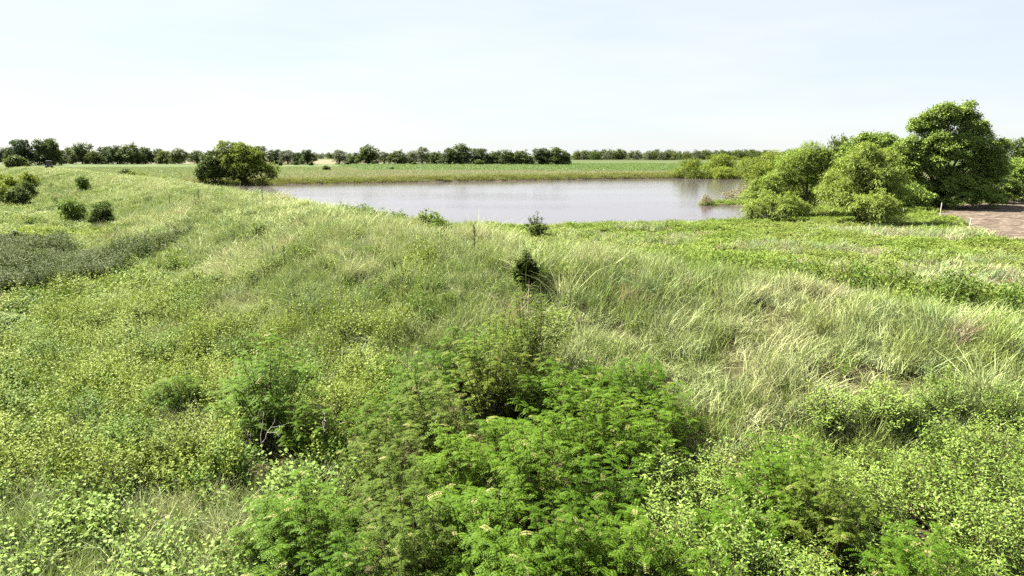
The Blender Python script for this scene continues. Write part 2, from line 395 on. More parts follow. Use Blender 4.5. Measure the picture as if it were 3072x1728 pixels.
# ---------------------------------------------------------------- plant pieces
def grass_clump(seed, n, h, spread, wd, mat, droop=.5, lean=.35, segs=3):
    r = np.random.default_rng(seed)
    base = np.zeros((n, 3)); base[:, :2] = r.normal(0, spread*.5, (n, 2))
    az = r.uniform(0, 2*np.pi, n); hh = h*r.uniform(.55, 1.1, n)
    out_ = np.stack([np.cos(az), np.sin(az), np.zeros(n)], 1)
    side = np.stack([-np.sin(az), np.cos(az), np.zeros(n)], 1)
    tw = r.uniform(0, 2*np.pi, n); side = nrm(side*np.cos(tw)[:, None]+out_*np.sin(tw)[:, None]*.8)
    ln = r.normal(0, lean, n)+.15; dr = droop*r.uniform(.2, 1.3, n)
    Q = []
    t = np.linspace(0, 1, segs+1)
    pts = [base+out_*(hh*(ln*tt+dr*tt**2.4))[:, None]+np.array([0, 0, 1.])*(hh*(tt-dr*.45*tt**3))[:, None] for tt in t]
    w = [wd*(1-tt**1.6*.92)*.5 for tt in t]
    for k in range(segs):
        Q.append(np.stack([pts[k]-side*w[k], pts[k]+side*w[k], pts[k+1]+side*w[k+1], pts[k+1]-side*w[k+1]], 1))
    return mesh_quads('grass', np.concatenate(Q), mat)

def leaf_mound(seed, n, rx, h, ll, lw, mat, flat=.5, stems=True):
    """a low leafy plant: leaves over and inside a dome"""
    r = np.random.default_rng(seed)
    v = nrm(r.normal(0, 1, (n, 3))); v[:, 2] = np.abs(v[:, 2])
    k = r.uniform(.45, 1.05, n)[:, None]
    bump = 1+.22*np.sin(v[:, :1]*5+seed)+.2*np.sin(v[:, 1:2]*6+seed*2)
    c = v*k*bump*np.array([rx, rx, h])
    d = nrm(v*np.array([1, 1, .2])+r.normal(0, .6, (n, 3))*np.array([1, 1, .5]))
    up = nrm(v*.5+np.array([0, 0, 1.])+r.normal(0, flat, (n, 3)))
    return mesh_quads('leaves', leaf_quads(c, d, up, ll*r.uniform(.6, 1.25, n), lw*r.uniform(.6, 1.25, n)), mat)

def herb_clump(seed, n_st, h, spread, ll, lw, mat, per=16):
    """upright leafy stems"""
    r = np.random.default_rng(seed); Q = []
    for i in range(n_st):
        b = np.array([*r.normal(0, spread*.45, 2), 0]); az = r.uniform(0, 6.283); hh = h*r.uniform(.6, 1.1)
        ax = np.array([math.cos(az)*.25, math.sin(az)*.25, 1.])
        t = np.sort(r.uniform(.15, 1, per)); a = np.arange(per)*2.4+r.uniform(0, 6)
        c = b+ax*(hh*t)[:, None]
        d = np.stack([np.cos(a), np.sin(a), r.uniform(.0, .6, per)], 1)
        up = np.array([0, 0, 1.])+r.normal(0, .3, (per, 3))
        Q.append(leaf_quads(c, d, up, ll*(1.15-.5*t)*r.uniform(.8, 1.2, per), lw*(1.15-.4*t)))
        p0 = b; p1 = b+ax*hh; s = np.array([.006, 0, 0]); Q.append(np.array([[p0-s, p0+s, p1+s*.5, p1-s*.5]]))
    return mesh_quads('herb', np.concatenate(Q), mat)

# ---------------------------------------------------------------- ground cover (nobody could count it)
RAG = [(-50.0, 58.9), (-41.1, 57.8), (-32.6, 53.9), (-26.5, 48.9), (-24.6, 47.1), (-24.6, 42.6), (-25.9, 38.7), (-28.2, 37.1), (-40.0, 41.0), (-53.3, 52.8)]
DOGZONE = [(2.5,7.0),(2.2,10),(2.5,12.4),(3.6,14.2),(5.6,15.6),(9,16.4),(12.2,16.2),(17,16.5),(16,10),(10,6.5)]
LOCZONE = [(-3.2,8.5),(-3.9,12),(-4.0,15.5),(-2.6,19),(-.3,20.6),(2.6,19.6),(4.8,17),(3.6,14.2),(2.9,12),(2.6,7)]
VINEZONE = [(-10.5,8),(-13.2,13.6),(-10.4,13.6),(-7.2,12.9),(-4.6,14.3),(-3.4,14.2),(-3.6,11),(-2.4,8)]
YELZONE = [(-50.5, 69.9), (-40.5, 70.5), (-36.6, 66.0), (-40.0, 63.8), (-48.8, 64.9)]
def free(x, y): return ~soil_in(x, y) & (pond_sd(x, y) > .6)
def p_dam(x, y):
    s = crest_side(x, y); nz = 1.6*vnoise(x, y, 3.2, 31)+1.2*vnoise(x, y, 8, 32)
    lim = np.where(x > 1, 9.0, np.where(y < 32, 9.5, 11.0))
    p_ = np.where(s < 0, ramp(-s+nz, lim+1.5, lim-1.5), np.where((y < 72) & (x > -12), ramp(s+nz*.5, 3.6, 2.2), ramp(s, 16, 9)))
    return p_*free(x, y)*(1-.6*inside(x, y, LOCZONE))*(np.hypot(x+121.5, y-181) > 2.8)
def p_meadow(x, y):
    s = crest_side(x, y)
    return ((s > 0) & (x > -9) & (y < 100))*(1-p_dam(x, y)*.85)*free(x, y)
def p_left(x, y):
    s = crest_side(x, y)
    return (s < 0)*(1-p_dam(x, y)*.9)*free(x, y)*(~inside(x, y, RAG))*(~inside(x, y, DOGZONE))*(~inside(x, y, LOCZONE))*(~inside(x, y, VINEZONE))*(x < 12)*(np.hypot((x+5.5)*.8, y-15.1) > 1.0)

R = np.random.default_rng(11)
near_g = [grass_clump(1, 50, .85, .42, .018, G_GREEN, .38, .24), grass_clump(2, 50, .92, .42, .018, G_GREEN, .45, .24), grass_clump(3, 42, .85, .36, .021, G_BLUE, .45, .26),
          grass_clump(4, 48, .9, .40, .018, G_PALE, .42, .24), grass_clump(5, 48, .78, .42, .018, G_PALE, .55, .28), grass_clump(6, 42, .8, .40, .016, G_DRY, .4, .25), grass_clump(7, 40, .55, .5, .016, G_DRY, .7)]
mid_g = [grass_clump(11, 48, .85, .7, .042, G_GREEN), grass_clump(12, 48, .8, .7, .042, G_GREEN, .7), grass_clump(13, 42, .85, .7, .042, G_BLUE),
         grass_clump(14, 46, .85, .7, .042, G_PALE, .6), grass_clump(15, 46, .75, .7, .042, G_PALE, .8), grass_clump(16, 40, .7, .6, .034, G_DRY)]
far_g = [grass_clump(21, 60, .75, 1.5, .085, G_GREEN, segs=2), grass_clump(22, 60, .7, 1.5, .085, G_GREEN, segs=2), grass_clump(23, 60, .75, 1.5, .085, G_BLUE, segs=2),
         grass_clump(24, 60, .75, 1.5, .085, G_PALE, segs=2), grass_clump(25, 60, .7, 1.5, .085, G_PALE, segs=2), grass_clump(26, 50, .65, 1.4, .07, G_DRY, segs=2)]
def grass_idx(x, y, nk):
    """kinds follow drifts over the ground: 0-2 green, 3-4 pale, 5+ dry"""
    a = vnoise(x, y, 5.5, 41)*.6+vnoise(x, y, 2.1, 42)*.35+R.normal(0, .38, len(x)); b = vnoise(x, y, 4.2, 43)*.65+vnoise(x, y, 13, 44)*.5+R.normal(0, .30, len(x))
    i = np.where(a+.4*ramp(np.abs(crest_side(x, y)), 4.5, 1) > .10, R.integers(3, 5, len(x)), R.integers(0, 3, len(x)))
    return np.where(b > .88, np.where(nk > 6, R.integers(5, max(nk, 6), len(x)), 5), i)
def clump(x, y, s, seed): return vnoise(x, y, s, seed)*.7+vnoise(x, y, s*.45, seed+1)*.45   # tufts and gaps
def dist(x, y): return np.hypot(x, y)

x, y = sample(R, (-30, 30, 6, 42), 14, lambda x, y: p_dam(x, y)*(dist(x, y) < 40)*(.55+.45*ramp(clump(x, y, 1.1, 71), -.35, .15)))
pt, ro, sc = place(R, x, y, .22, .5, 1.15, zs=.9+.5*clump(x, y, 1.1, 71)+.15*vnoise(x, y, 4, 45))
scatter('tall_grass', near_g, pt, ro, sc, grass_idx(x, y, 7), 'tall pale green grass over the near end of the dam')
x, y = sample(R, (-110, 60, 30, 112), 7, lambda x, y: p_dam(x, y)*(dist(x, y) >= 38)*(dist(x, y) < 115)*(.3+.7*ramp(clump(x, y, 1.8, 73), -.35, .2)))
pt, ro, sc = place(R, x, y, .16, .6, 1.15, zs=.9+.5*clump(x, y, 1.8, 73))
scatter('dam_grass', mid_g, pt, ro, sc, grass_idx(x, y, 6), 'pale grass along the middle of the dam slope')
x, y = sample(R, (-230, 20, 80, 290), 2.4, lambda x, y: p_dam(x, y)*(dist(x, y) >= 112))
pt, ro, sc = place(R, x, y, .12, .5, .95)
scatter('far_dam_grass', far_g, pt, ro, sc, grass_idx(x, y, 6), 'pale grass on the far stretch of the dam')

tus = [grass_clump(151, 110, 1.2, .36, .024, G_BLUE, .55, .35), grass_clump(152, 110, 1.25, .38, .022, G_PALE, .5, .32), grass_clump(153, 100, 1.1, .36, .025, G_GREEN, .6, .4), grass_clump(154, 90, 1.0, .32, .018, G_DRY, .5, .5), grass_clump(155, 60, 1.5, .25, .02, G_PALE, .45, .3)]
x, y = sample(R, (-45, 34, 9, 70), .45, lambda x, y: p_dam(x, y)*ramp(vnoise(x, y, 5, 62)+.5*vnoise(x, y, 2, 63), -.35, .4))
pt, ro, sc = place(R, x, y, .15, .65, 1.3)
scatter('grass_tussocks', tus, pt, ro, sc, R.integers(0, 5, len(x)), 'larger arching grass tussocks on the dam')
x, y = sample(R, (-60, 34, 14, 90), .35, lambda x, y: p_dam(x, y)*ramp(vnoise(x, y, 7, 64)+.5*vnoise(x, y, 2, 65), .05, .5))
pt, ro, sc = place(R, x, y, .2, .6, 1.3)
scatter('slope_weeds', [herb_clump(156, 9, .95, .5, .13, .05, U_GREEN, 18), herb_clump(157, 8, .8, .6, .14, .06, W_LIME, 16), leaf_mound(158, 170, .5, .8, .11, .055, U_GREEN)], pt, ro, sc, R.integers(0, 3, len(x)), 'scattered leafy green weeds in the grass of the dam')

# meadow of low green weeds between the dam and the pond
near_w = [leaf_mound(31, 150, .42, .42, .11, .055, W_LIME), leaf_mound(32, 150, .40, .5, .10, .05, W_LIME), herb_clump(33, 9, .65, .5, .13, .045, W_LIME), leaf_mound(34, 130, .42, .4, .12, .06, U_GREEN)]
mid_w = [leaf_mound(35, 130, .7, .42, .17, .09, W_LIME), leaf_mound(36, 130, .7, .5, .16, .085, W_LIME), herb_clump(37, 9, .7, .8, .2, .075, W_LIME), leaf_mound(38, 120, .7, .4, .18, .09, W_LIME)]
def bandz(x, y):   # the tall dark rank of weeds just behind the grassy crest
    s = crest_side(x, y); return np.exp(-((s-6.5-1.2*vnoise(x, y, 6, 47))/3.4)**2)*ramp(x, 4, 9)
x, y = sample(R, (-9, 58, 18, 46), 9, lambda x, y: p_meadow(x, y)*(dist(x, y) < 45)*(.2+.8*ramp(clump(x, y, 1.2, 75), -.4, .1)))
pt, ro, sc = place(R, x, y, .15, .7, 1.25, zs=.75+.4*clump(x, y, 1.2, 75)+2.1*bandz(x, y)+.3*vnoise(x, y, 2.5, 48))
scatter('meadow_weeds', near_w, pt, ro, sc, np.where(bandz(x, y) > .45, R.integers(1, 4, len(x)), R.integers(0, 4, len(x))), 'rank green weeds behind the grassy crest')
x, y = sample(R, (-10, 90, 40, 104), 5, lambda x, y: p_meadow(x, y)*(dist(x, y) >= 44)*(.2+.8*ramp(clump(x, y, 2.0, 77), -.4, .1)))
pt, ro, sc = place(R, x, y, .13, .7, 1.2, zs=.62+.35*clump(x, y, 2.0, 77))
scatter('shore_weeds', mid_w, pt, ro, sc, R.integers(0, 4, len(x)), 'low lime green weeds along the near pond shore')
x, y = sample(R, (-9, 60, 20, 82), 5, lambda x, y: p_meadow(x, y)*ramp(vnoise(x, y, 6, 51)*.7+vnoise(x, y, 2.5, 52)*.5, .0, .4)*ramp(y, 74, 66)*ramp(x, 2, 12))
pt, ro, sc = place(R, x, y, .2, .6, 1.1)
scatter('meadow_grass', [mid_g[2], mid_g[4], mid_g[5], near_g[2], near_g[6]], pt, ro, sc, R.integers(0, 5, len(x)), 'grey and tan grass tufts among the meadow weeds')

# dark grey-green weed bed at the left
rag = [leaf_mound(64, 150, .5, .8, .13, .055, U_GREEN), herb_clump(61, 10, 1.25, .6, .15, .06, W_RAG, 22), herb_clump(62, 10, 1.15, .6, .14, .06, W_RAG, 22), leaf_mound(63, 150, .5, .95, .13, .05, W_RAG)]
x, y = sample(R, (-55, -20, 32, 66), 10, lambda x, y: inside(x+2.*vnoise(x, y, 3.5, 3)+.6*vnoise(x, y, 1, 5), y+2.*vnoise(x, y, 3.5, 4)+.6*vnoise(x, y, 1, 6), RAG))
pt, ro, sc = place(R, x, y, .15, .7, 1.2, zs=.95+.35*vnoise(x, y, 2.6, 9)+.45*clump(x, y, 1.0, 10))
scatter('weed_bed', rag, pt, ro, sc, R.choice([0, 1, 2, 3, 1, 2], len(x)), 'dense dark grey green weed bed at the toe of the dam', )

# small-leaved undergrowth over the low ground at the left
und = [leaf_mound(71, 300, .42, .62, .08, .045, U_LEAF), leaf_mound(72, 300, .38, .75, .075, .043, U_LEAF), leaf_mound(73, 300, .45, .52, .08, .046, U_LEAF), leaf_mound(74, 260, .4, .62, .085, .05, U_GREEN), herb_clump(75, 11, .9, .6, .10, .035, U_LEAF, 24)]
und_m = [leaf_mound(76, 190, .8, .6, .14, .075, U_LEAF), leaf_mound(77, 190, .75, .75, .13, .07, U_LEAF), leaf_mound(78, 170, .8, .55, .15, .08, U_GREEN), herb_clump(79, 10, .9, .8, .18, .065, U_LEAF, 20)]
def hill(x, y): return .72+.55*vnoise(x, y, 3.1, 55)+.4*vnoise(x, y, 1.4, 56)
x, y = sample(R, (-40, 4, 8, 42), 6.0, lambda x, y: p_left(x, y)*(dist(x, y) < 38)*ramp(hill(x, y)+.45*clump(x, y, 1.0, 79), .42, .68))
pt, ro, sc = place(R, x, y, .2, .7, 1.2, zs=np.maximum(hill(x, y)+.5*clump(x, y, 1.0, 79), .3)*1.45)
scatter('undergrowth', und, pt, ro, sc, np.where(vnoise(x, y, 4, 57)+R.normal(0, .4, len(x)) > .35, 3, R.choice([0, 1, 2, 4], len(x))), 'yellow green small leaved undergrowth on the low ground')
x, y = sample(R, (-150, -10, 30, 160), 3.2, lambda x, y: p_left(x, y)*(dist(x, y) >= 37)*(dist(x, y) < 190)*(.15+.85*ramp(clump(x, y, 2., 81), -.35, .2)))
pt, ro, sc = place(R, x, y, .15, .6, 1.2, zs=hill(x, y))
scatter('low_weeds', und_m, pt, ro, sc, R.choice([0, 1, 2, 2, 3], len(x)), 'low green weeds beyond the weed bed')
x, y = sample(R, (-60, 4, 8, 90), 2.2, lambda x, y: p_left(x, y)*ramp(vnoise(x, y, 5, 58), .0, .5))
pt, ro, sc = place(R, x, y, .16, .6, 1.1)
scatter('rough_grass', [near_g[0], near_g[3], mid_g[0], mid_g[3]], pt, ro, sc, R.integers(0, 2, len(x))+2*(dist(x, y) > 36), 'green grass among the undergrowth')

big = [leaf_mound(171, 1500, 1.05, 1.15, .075, .04, U_LEAF, .4), leaf_mound(172, 1500, 1.1, .95, .075, .042, U_LEAF, .4), leaf_mound(173, 1300, .95, 1.25, .08, .045, U_GREEN, .4)]
x, y = sample(R, (-40, 2, 12, 40), .65, lambda x, y: p_left(x, y)*(dist(x, y) < 40)*(y > 13.5)*ramp(vnoise(x, y, 6, 61), -.5, .1))
pt, ro, sc = place(R, x, y, .25, .5, 1.3)
scatter('mounded_undergrowth', big, pt, ro, sc, R.choice([0, 1, 0, 2, 2], len(x)), 'mounded leafy undergrowth with dark hollows on the low ground')

# yellow-green vine carpet behind the weed bed
vy = [leaf_mound(81, 130, .8, .35, .2, .14, W_YEL), leaf_mound(82, 130, .8, .45, .2, .14, W_YEL)]
x, y = sample(R, (-53, -33, 60, 74), 3.5, lambda x, y: inside(x, y, YELZONE)*1.0)
pt, ro, sc = place(R, x, y, .15, .7, 1.2)
scatter('vine_carpet', vy, pt, ro, sc, R.integers(0, 2, len(x)), 'bright yellow green vine carpet behind the dark weed bed')

# grass and broad bramble leaves in the near left corner
x, y = sample(R, (-14, -2, 7, 15), 11, lambda x, y: inside(x, y, VINEZONE)*1.0)
pt, ro, sc = place(R, x, y, .2, .5, 1.0)
scatter('corner_grass', near_g, pt, ro, sc, np.where(R.random(len(x)) < .5, R.integers(0, 3, len(x)), R.choice([3, 3, 4, 2], len(x))), 'fine grass in the near left corner')
br = [leaf_mound(91, 150, .5, .5, .09, .075, U_PALE, .35), leaf_mound(92, 150, .45, .65, .085, .07, U_PALE, .35), leaf_mound(93, 140, .5, .55, .09, .075, U_GREEN, .35)]
x, y = sample(R, (-14, -2, 7, 16), 8, lambda x, y: inside(x+.6*vnoise(x, y, 1.3, 7), y+.6*vnoise(x, y, 1.3, 8), VINEZONE)*ramp(vnoise(x, y, 1.9, 59)+.25*vnoise(x, y, .8, 60)+.25*ramp(y, 12, 9), -.35, .15))
pt, ro, sc = place(R, x, y, .2, .7, 1.25, zs=1.25)
scatter('bramble_leaves', br, pt, ro, sc, R.choice([0, 1, 0, 1, 2], len(x)), 'pale broad bramble leaves over grass in the near left corner')

# floor of the thickets
x, y = sample(R, (-6, 18, 6, 21), 2.5, lambda x, y: (inside(x, y, LOCZONE) | inside(x, y, DOGZONE))*1.0)
pt, ro, sc = place(R, x, y, .2, .5, .9)
scatter('thicket_floor', [und[3], und[0], near_g[0]], pt, ro, sc, R.choice([0, 0, 1, 2], len(x)), 'low green growth under the thickets')

# far side: bank, pale rough grass, crops
bank_d = leafmat('bank_grass', (.11,.135,.04), (.20,.21,.07), .3, patch=(.17,.17,.065), pscale=.05, pamt=.6)
fb = [grass_clump(95, 60, 1.0, 1.5, .09, bank_d, segs=2), grass_clump(96, 60, 1.1, 1.5, .09, bank_d, segs=2), leaf_mound(97, 110, 1.1, .9, .28, .14, bank_d)]
x, y = sample(R, (-100, 120, 150, 270), 1.1, lambda x, y: (pond_sd(x, y) > .5)*(pond_sd(x, y) < 13)*(y > 150+.3*np.abs(x))*(crest_side(x, y) > 12))
pt, ro, sc = place(R, x, y, .12, .7, 1.2, sink=.12)
scatter('bank_grass', fb, pt, ro, sc, R.integers(0, 3, len(x)), 'yellow green bank grass along the far shore')
PALEF = leafmat('far_grass_pale', (.18,.20,.125), (.28,.285,.20), .3, patch=(.29,.25,.21), pscale=.018, pamt=.75)
fp = [grass_clump(98, 60, .75, 1.9, .10, PALEF, segs=2), grass_clump(99, 60, .7, 1.9, .10, PALEF, segs=2)]
x, y = sample(R, (-260, 260, 180, 400), .55, lambda x, y: (pond_sd(x, y) > 11)*(crest_side(x, y) > 10)*(~inside(x, y, CROP))*(~inside(x, y, STRIP))*(y > 175)*ramp(y, 400, 330))
pt, ro, sc = place(R, x, y, .1, .7, 1.3)
scatter('pale_field_grass', fp+[far_g[2], far_g[0]], pt, ro, sc, np.where(R.random(len(x)) < ramp(x, -60, -95)*.75+.08, R.integers(2, 4, len(x)), R.integers(0, 2, len(x))), 'pale tan grass between the pond and the crop field')
CRL = leafmat('crop_leaf', (.075,.13,.04), (.15,.21,.085), .3, patch=(.17,.19,.10), pscale=.01, pamt=.5)
fc = [leaf_mound(101, 90, 1.5, .55, .5, .3, CRL, .4), leaf_mound(102, 90, 1.5, .5, .5, .3, CRL, .4)]
x, y = sample(R, (-130, 420, 262, 560), .30, lambda x, y: inside(x, y, CROP)*ramp(y, 620, 380))
y = np.round(y/2.3)*2.3+R.normal(0, .2, len(y))
pt, ro, sc = place(R, x, y, .06, .8, 1.3)
scatter('crop_rows', fc, pt, ro, sc, R.integers(0, 2, len(x)), 'low green crop on the far side of the pond')

# ---------------------------------------------------------------- trees
def gz(x, y): return float(height([x], [y])[0])
def crown_lobes(r, h, w, base=.18, n=14, squash=.8):
    """uneven set of lobes filling a crown of height h and width w that starts at base*h"""
    L_ = []
    z0 = base*h; ch = h-z0
    for i in range(n):
        t = (i+.5)/n
        zz = z0+ch*(.10+.78*t)
        prof = math.sin(math.pi*min(.95, .16+.74*t))**.7 if base > .1 else math.sqrt(max(.05, 1-(t*.97)**2.2))
        a = i*2.4+r.uniform(-.5, .5); rr = w*.5*prof*r.uniform(.3, .74)
        lr = w*r.uniform(.15, .25)*(1.0-.25*t)
        L_.append((rr*math.cos(a), rr*math.sin(a), zz-lr*.1, lr, lr*squash))
    return np.array(L_)
def split_lobes(r, lobes, k=5, ratio=.52):
    O = []
    for lb in lobes:
        v = nrm(r.normal(0, 1, (k, 3))*np.array([1, 1, .8])+np.array([0, 0, .25]))
        q = lb[:3]+v*r.uniform(.5, .85, (k, 1))*np.array([lb[3], lb[3], lb[4]]); R_ = lb[3]*ratio*r.uniform(.75, 1.2, k)
        O.append(np.concatenate([q, R_[:, None], R_[:, None]*.85], 1))
    O = np.concatenate(O); return O[O[:, 2] > .25]
def crown_mesh(r, lobes, n_tw, per, ll, lw, mat, style='broad', spread=None, puffs=13, pr=.42, droop=.6):
    """leaves on small puffs that sit on the lobes, so that the crown breaks into lit and shaded clumps with gaps"""
    PF = []
    for lb in lobes:
        k_ = max(5, int(puffs*r.uniform(.8, 1.2))); v = nrm(r.normal(0, 1, (k_, 3))+np.array([0, 0, .3]))
        q = lb[:3]+v*r.uniform(.62, 1.0, (k_, 1))*np.array([lb[3], lb[3], lb[4]])
        R_ = lb[3]*pr*r.uniform(.7, 1.25, k_)
        PF.append(np.concatenate([q, R_[:, None], v], 1))
    PF = np.concatenate(PF)
    ok = np.ones(len(PF), bool)
    for lb in lobes:
        q = (PF[:, :3]-lb[:3])/np.array([lb[3], lb[3], lb[4]]); ok &= (q**2).sum(1) > .3
    PF = PF[ok]; PF = PF[PF[:, 2] > .02*lobes[:, 2].max()]
    area = PF[:, 3]**2; pick = r.choice(len(PF), n_tw, p=area/area.sum()); Pk = PF[pick]
    v = nrm(r.normal(0, 1, (n_tw, 3))+Pk[:, 4:7]*.6+np.array([0, 0, .35]))
    c = Pk[:, :3]+v*(Pk[:, 3]*r.uniform(.55, 1.1, n_tw))[:, None]*np.array([1, 1, .75])
    n = len(c); sp = spread or ll*1.2
    C = np.repeat(c, per, 0); Vv = np.repeat(v, per, 0); m_ = n*per
    if style == 'broad':
        C = C+r.normal(0, sp*.42, (m_, 3))*np.array([1, 1, .7])
        d = nrm(Vv*np.array([1, 1, .3])+r.normal(0, .7, (m_, 3))); up = nrm(Vv*.8+np.array([0, 0, .6])+r.normal(0, .45, (m_, 3)))
        Q = leaf_quads(C, d, up, ll*r.uniform(.6, 1.3, m_), lw*r.uniform(.6, 1.3, m_))
    else:       # willow: leaves strung along arching sprays that hang at their tips
        t = np.tile(np.linspace(0, 1, per), n)
        o_ = nrm(v*np.array([1, 1, .6])+r.normal(0, .35, (n, 3))+np.array([0, 0, .45])); O = np.repeat(o_, per, 0)
        L0 = np.repeat(sp*r.uniform(.5, 1.2, n), per)
        C = C+O*(L0*t)[:, None]-np.array([0, 0, 1.])*(L0*droop*t**2)[:, None]+r.normal(0, sp*.05, (m_, 3))
        d = nrm(O-np.array([0, 0, 1.])*(1.2*t)[:, None]+r.normal(0, .38, (m_, 3))); up = nrm(Vv*.7+np.array([0, 0, .7])+r.normal(0, .4, (m_, 3)))
        Q = leaf_quads(C, d, up, ll*r.uniform(.7, 1.3, m_), lw*r.uniform(.7, 1.3, m_))
    return mesh_quads('crown', Q, mat)
def trunk_mesh(r, lobes, h, rad0, stems=1, mat=None):
    paths = []
    roots = [np.array([r.normal(0, rad0*1.5*(stems > 1)), r.normal(0, rad0*1.5*(stems > 1)), -.25]) for _ in range(stems)]
    for k, lb in enumerate(lobes):
        b = roots[k % stems]; e = lb[:3].copy()
        t = np.linspace(0, 1, 6)[:, None]
        lean = np.array([e[0]*.25, e[1]*.25, 0])
        p_ = b+(e-b)*np.concatenate([t**1.5, t**1.5, t**.8], 1)+lean*0+r.normal(0, .04*h*.3, (6, 3))*np.sin(np.pi*t)
        r0 = rad0*(1.0 if k < stems else .62)
        paths.append((p_, np.linspace(r0, max(.015, rad0*.1), 6)))
    V_, F_ = tubes(paths, 6)
    return mesh_idx('trunk', V_, F_, mat or BARK)

def tree(name, label, cat, x, y, trunk, crown, rz=0., scale=(1, 1, 1), group=None, sink=.05):
    e = bpy.data.objects.new(name, None); COL.objects.link(e); e.location = (x, y, max(gz(x, y), WATER_Z-.2)-sink); e.rotation_euler = (0, 0, rz); e.scale = scale
    link('trunk', trunk, e); link('crown', crown, e); tag(e, label, cat, group); return e

def variant(seed, h, w, mat, n_tw, per, ll, lw, style='broad', base=.16, nl=14, stems=1, squash=.85, spread=None, rt=None):
    r = np.random.default_rng(seed); lb = crown_lobes(r, h, w, base, nl, squash)
    return trunk_mesh(r, lb, h, rt or h*.022, stems), crown_mesh(r, lb, n_tw, per, ll, lw, mat, style, spread)

# tree rows beyond the fields: unit trees 10 m tall and 12 m wide, scaled per copy
FV = {}
for k, mt in (('d', FAR_D), ('m', FAR_M), ('g', FAR_G)):
    FV[k] = [variant(200+i*7+ord(k), 10, 11, mt, 900 if k != 'g' else 560, 7, .55, .4, base=.0 if k != 'g' else .05, nl=17, spread=.8) for i in range(3)]
ROWS = [
 ('d',-379.5,520,11.9,17.8,'dark tree cut by the left edge of the picture'),
 ('d',-317.5,450,16.1,18.0,'broad dark tree forming the left shoulder of the big clump behind the vehicle'),
 ('d',-306,455,17.1,19.5,'tallest dark tree of the big clump behind the vehicle'),
 ('m',-298.3,452,16.4,9.8,'narrow ragged topped tree at the right end of the big clump behind the vehicle'),
 ('d',-336,520,10.1,13.9,'low dark tree just right of the big clump behind the vehicle'),
 ('g',-326,515,12.2,14.2,'greyish thin crowned tree between the big clump and the round dark tree'),
 ('d',-312.3,505,15.0,17.9,'round dark tree standing above the row right of the vehicle clump'),
 ('m',-300.4,500,9.8,12.4,'low green tree right of the round dark tree in the far row'),
 ('d',-301.1,515,12.8,15.0,'dark tree behind the low green tree in the left far row'),
 ('d',-287,505,13.3,16.4,'dark tree left of the brightest green tree in the far row'),
 ('m',-274,500,14.5,18.7,'tallest brighter green tree in the middle of the left far row'),
 ('d',-269,510,12.5,14.4,'dark tree just right of the tallest brighter green tree'),
 ('d',-264,520,11.2,14.7,'dark tree third right of the tallest brighter green tree'),
 ('m',-251.5,505,9.9,13.7,'mid green tree left of the leafy tree at the row gap'),
 ('m',-240,500,10.8,13.7,'leafy fresh green tree left of the big shore willow'),
 ('d',-236,520,9.7,12.9,'low dark tree partly behind the big shore willow on its left'),
 ('d',-181.9,500,12.6,14.3,'dark tree peeping out right behind the big shore willow'),
 ('d',-172.3,505,10.5,15.0,'second dark tree right behind the big shore willow'),
 ('g',-161.5,500,10.0,13.7,'thin greyish tree between the shore willow and the lone round tree'),
 ('d',-152.6,495,8.4,11.3,'low dark tree touching the lone round tree on its left'),
 ('d',-142.8,485,10.4,12.2,'lone round dark tree left of the tan field gap'),
 ('g',-119.4,480,10.0,11.5,'sparse grey tree just right of the tan field gap'),
 ('m',-112.0,490,5.9,10.1,'low tree between the sparse grey tree and the broad domed tree'),
 ('m',-100.3,485,13.0,18.3,'broad domed mid green tree right of the tan field gap'),
 ('g',-92,500,8.8,11.4,'small greyish tree at the right foot of the broad domed tree'),
 ('m',-80.5,490,9.9,14.6,'rounded green tree left of the pale thin crowned tree'),
 ('g',-72,500,9.4,13.1,'greyish tree filling the row left of the pale thin crowned tree'),
 ('g',-63.8,495,12.2,13.3,'pale thin crowned tree rising above the middle row'),
 ('m',-54.0,490,8.9,14.0,'low green tree between the pale thin crowned tree and the tall dark trees'),
 ('d',-43.2,480,11.3,14.3,'dark tree at the left shoulder of the tallest middle tree'),
 ('d',-34.8,478,14.0,17.0,'tallest spiky dark tree of the middle row'),
 ('d',-21.7,476,11.0,14.7,'dark flat topped tree right of the tallest spiky tree'),
 ('m',-13.2,480,8.8,11.0,'low mid green tree in the dip of the middle row'),
 ('d',-4.3,474,10.1,15.2,'dark tree right of the dip in the middle row'),
 ('m',5.9,474,9.8,15.7,'mid green tree left of the two dark trees that end the row'),
 ('d',19.3,470,11.3,17.6,'big rounded dark tree near the right end of the middle row'),
 ('m',29.9,468,11.3,16.6,'broad rounded green tree closing the middle row at the right'),
 ('d',36.4,466,8.0,8.0,'small dark tree at the very right end of the middle row')]
rr = np.random.default_rng(77)
for i, (k, x, y, h, w, lab) in enumerate(ROWS):
    tr, cn_ = FV[k][i % 3]
    tree('far_tree', lab, 'tree', x, y, tr, cn_, rr.uniform(0, 6.28), (w*1.0/10.6, w*1.0/10.6, h*1.06/10.2), 'trees in the rows beyond the fields')

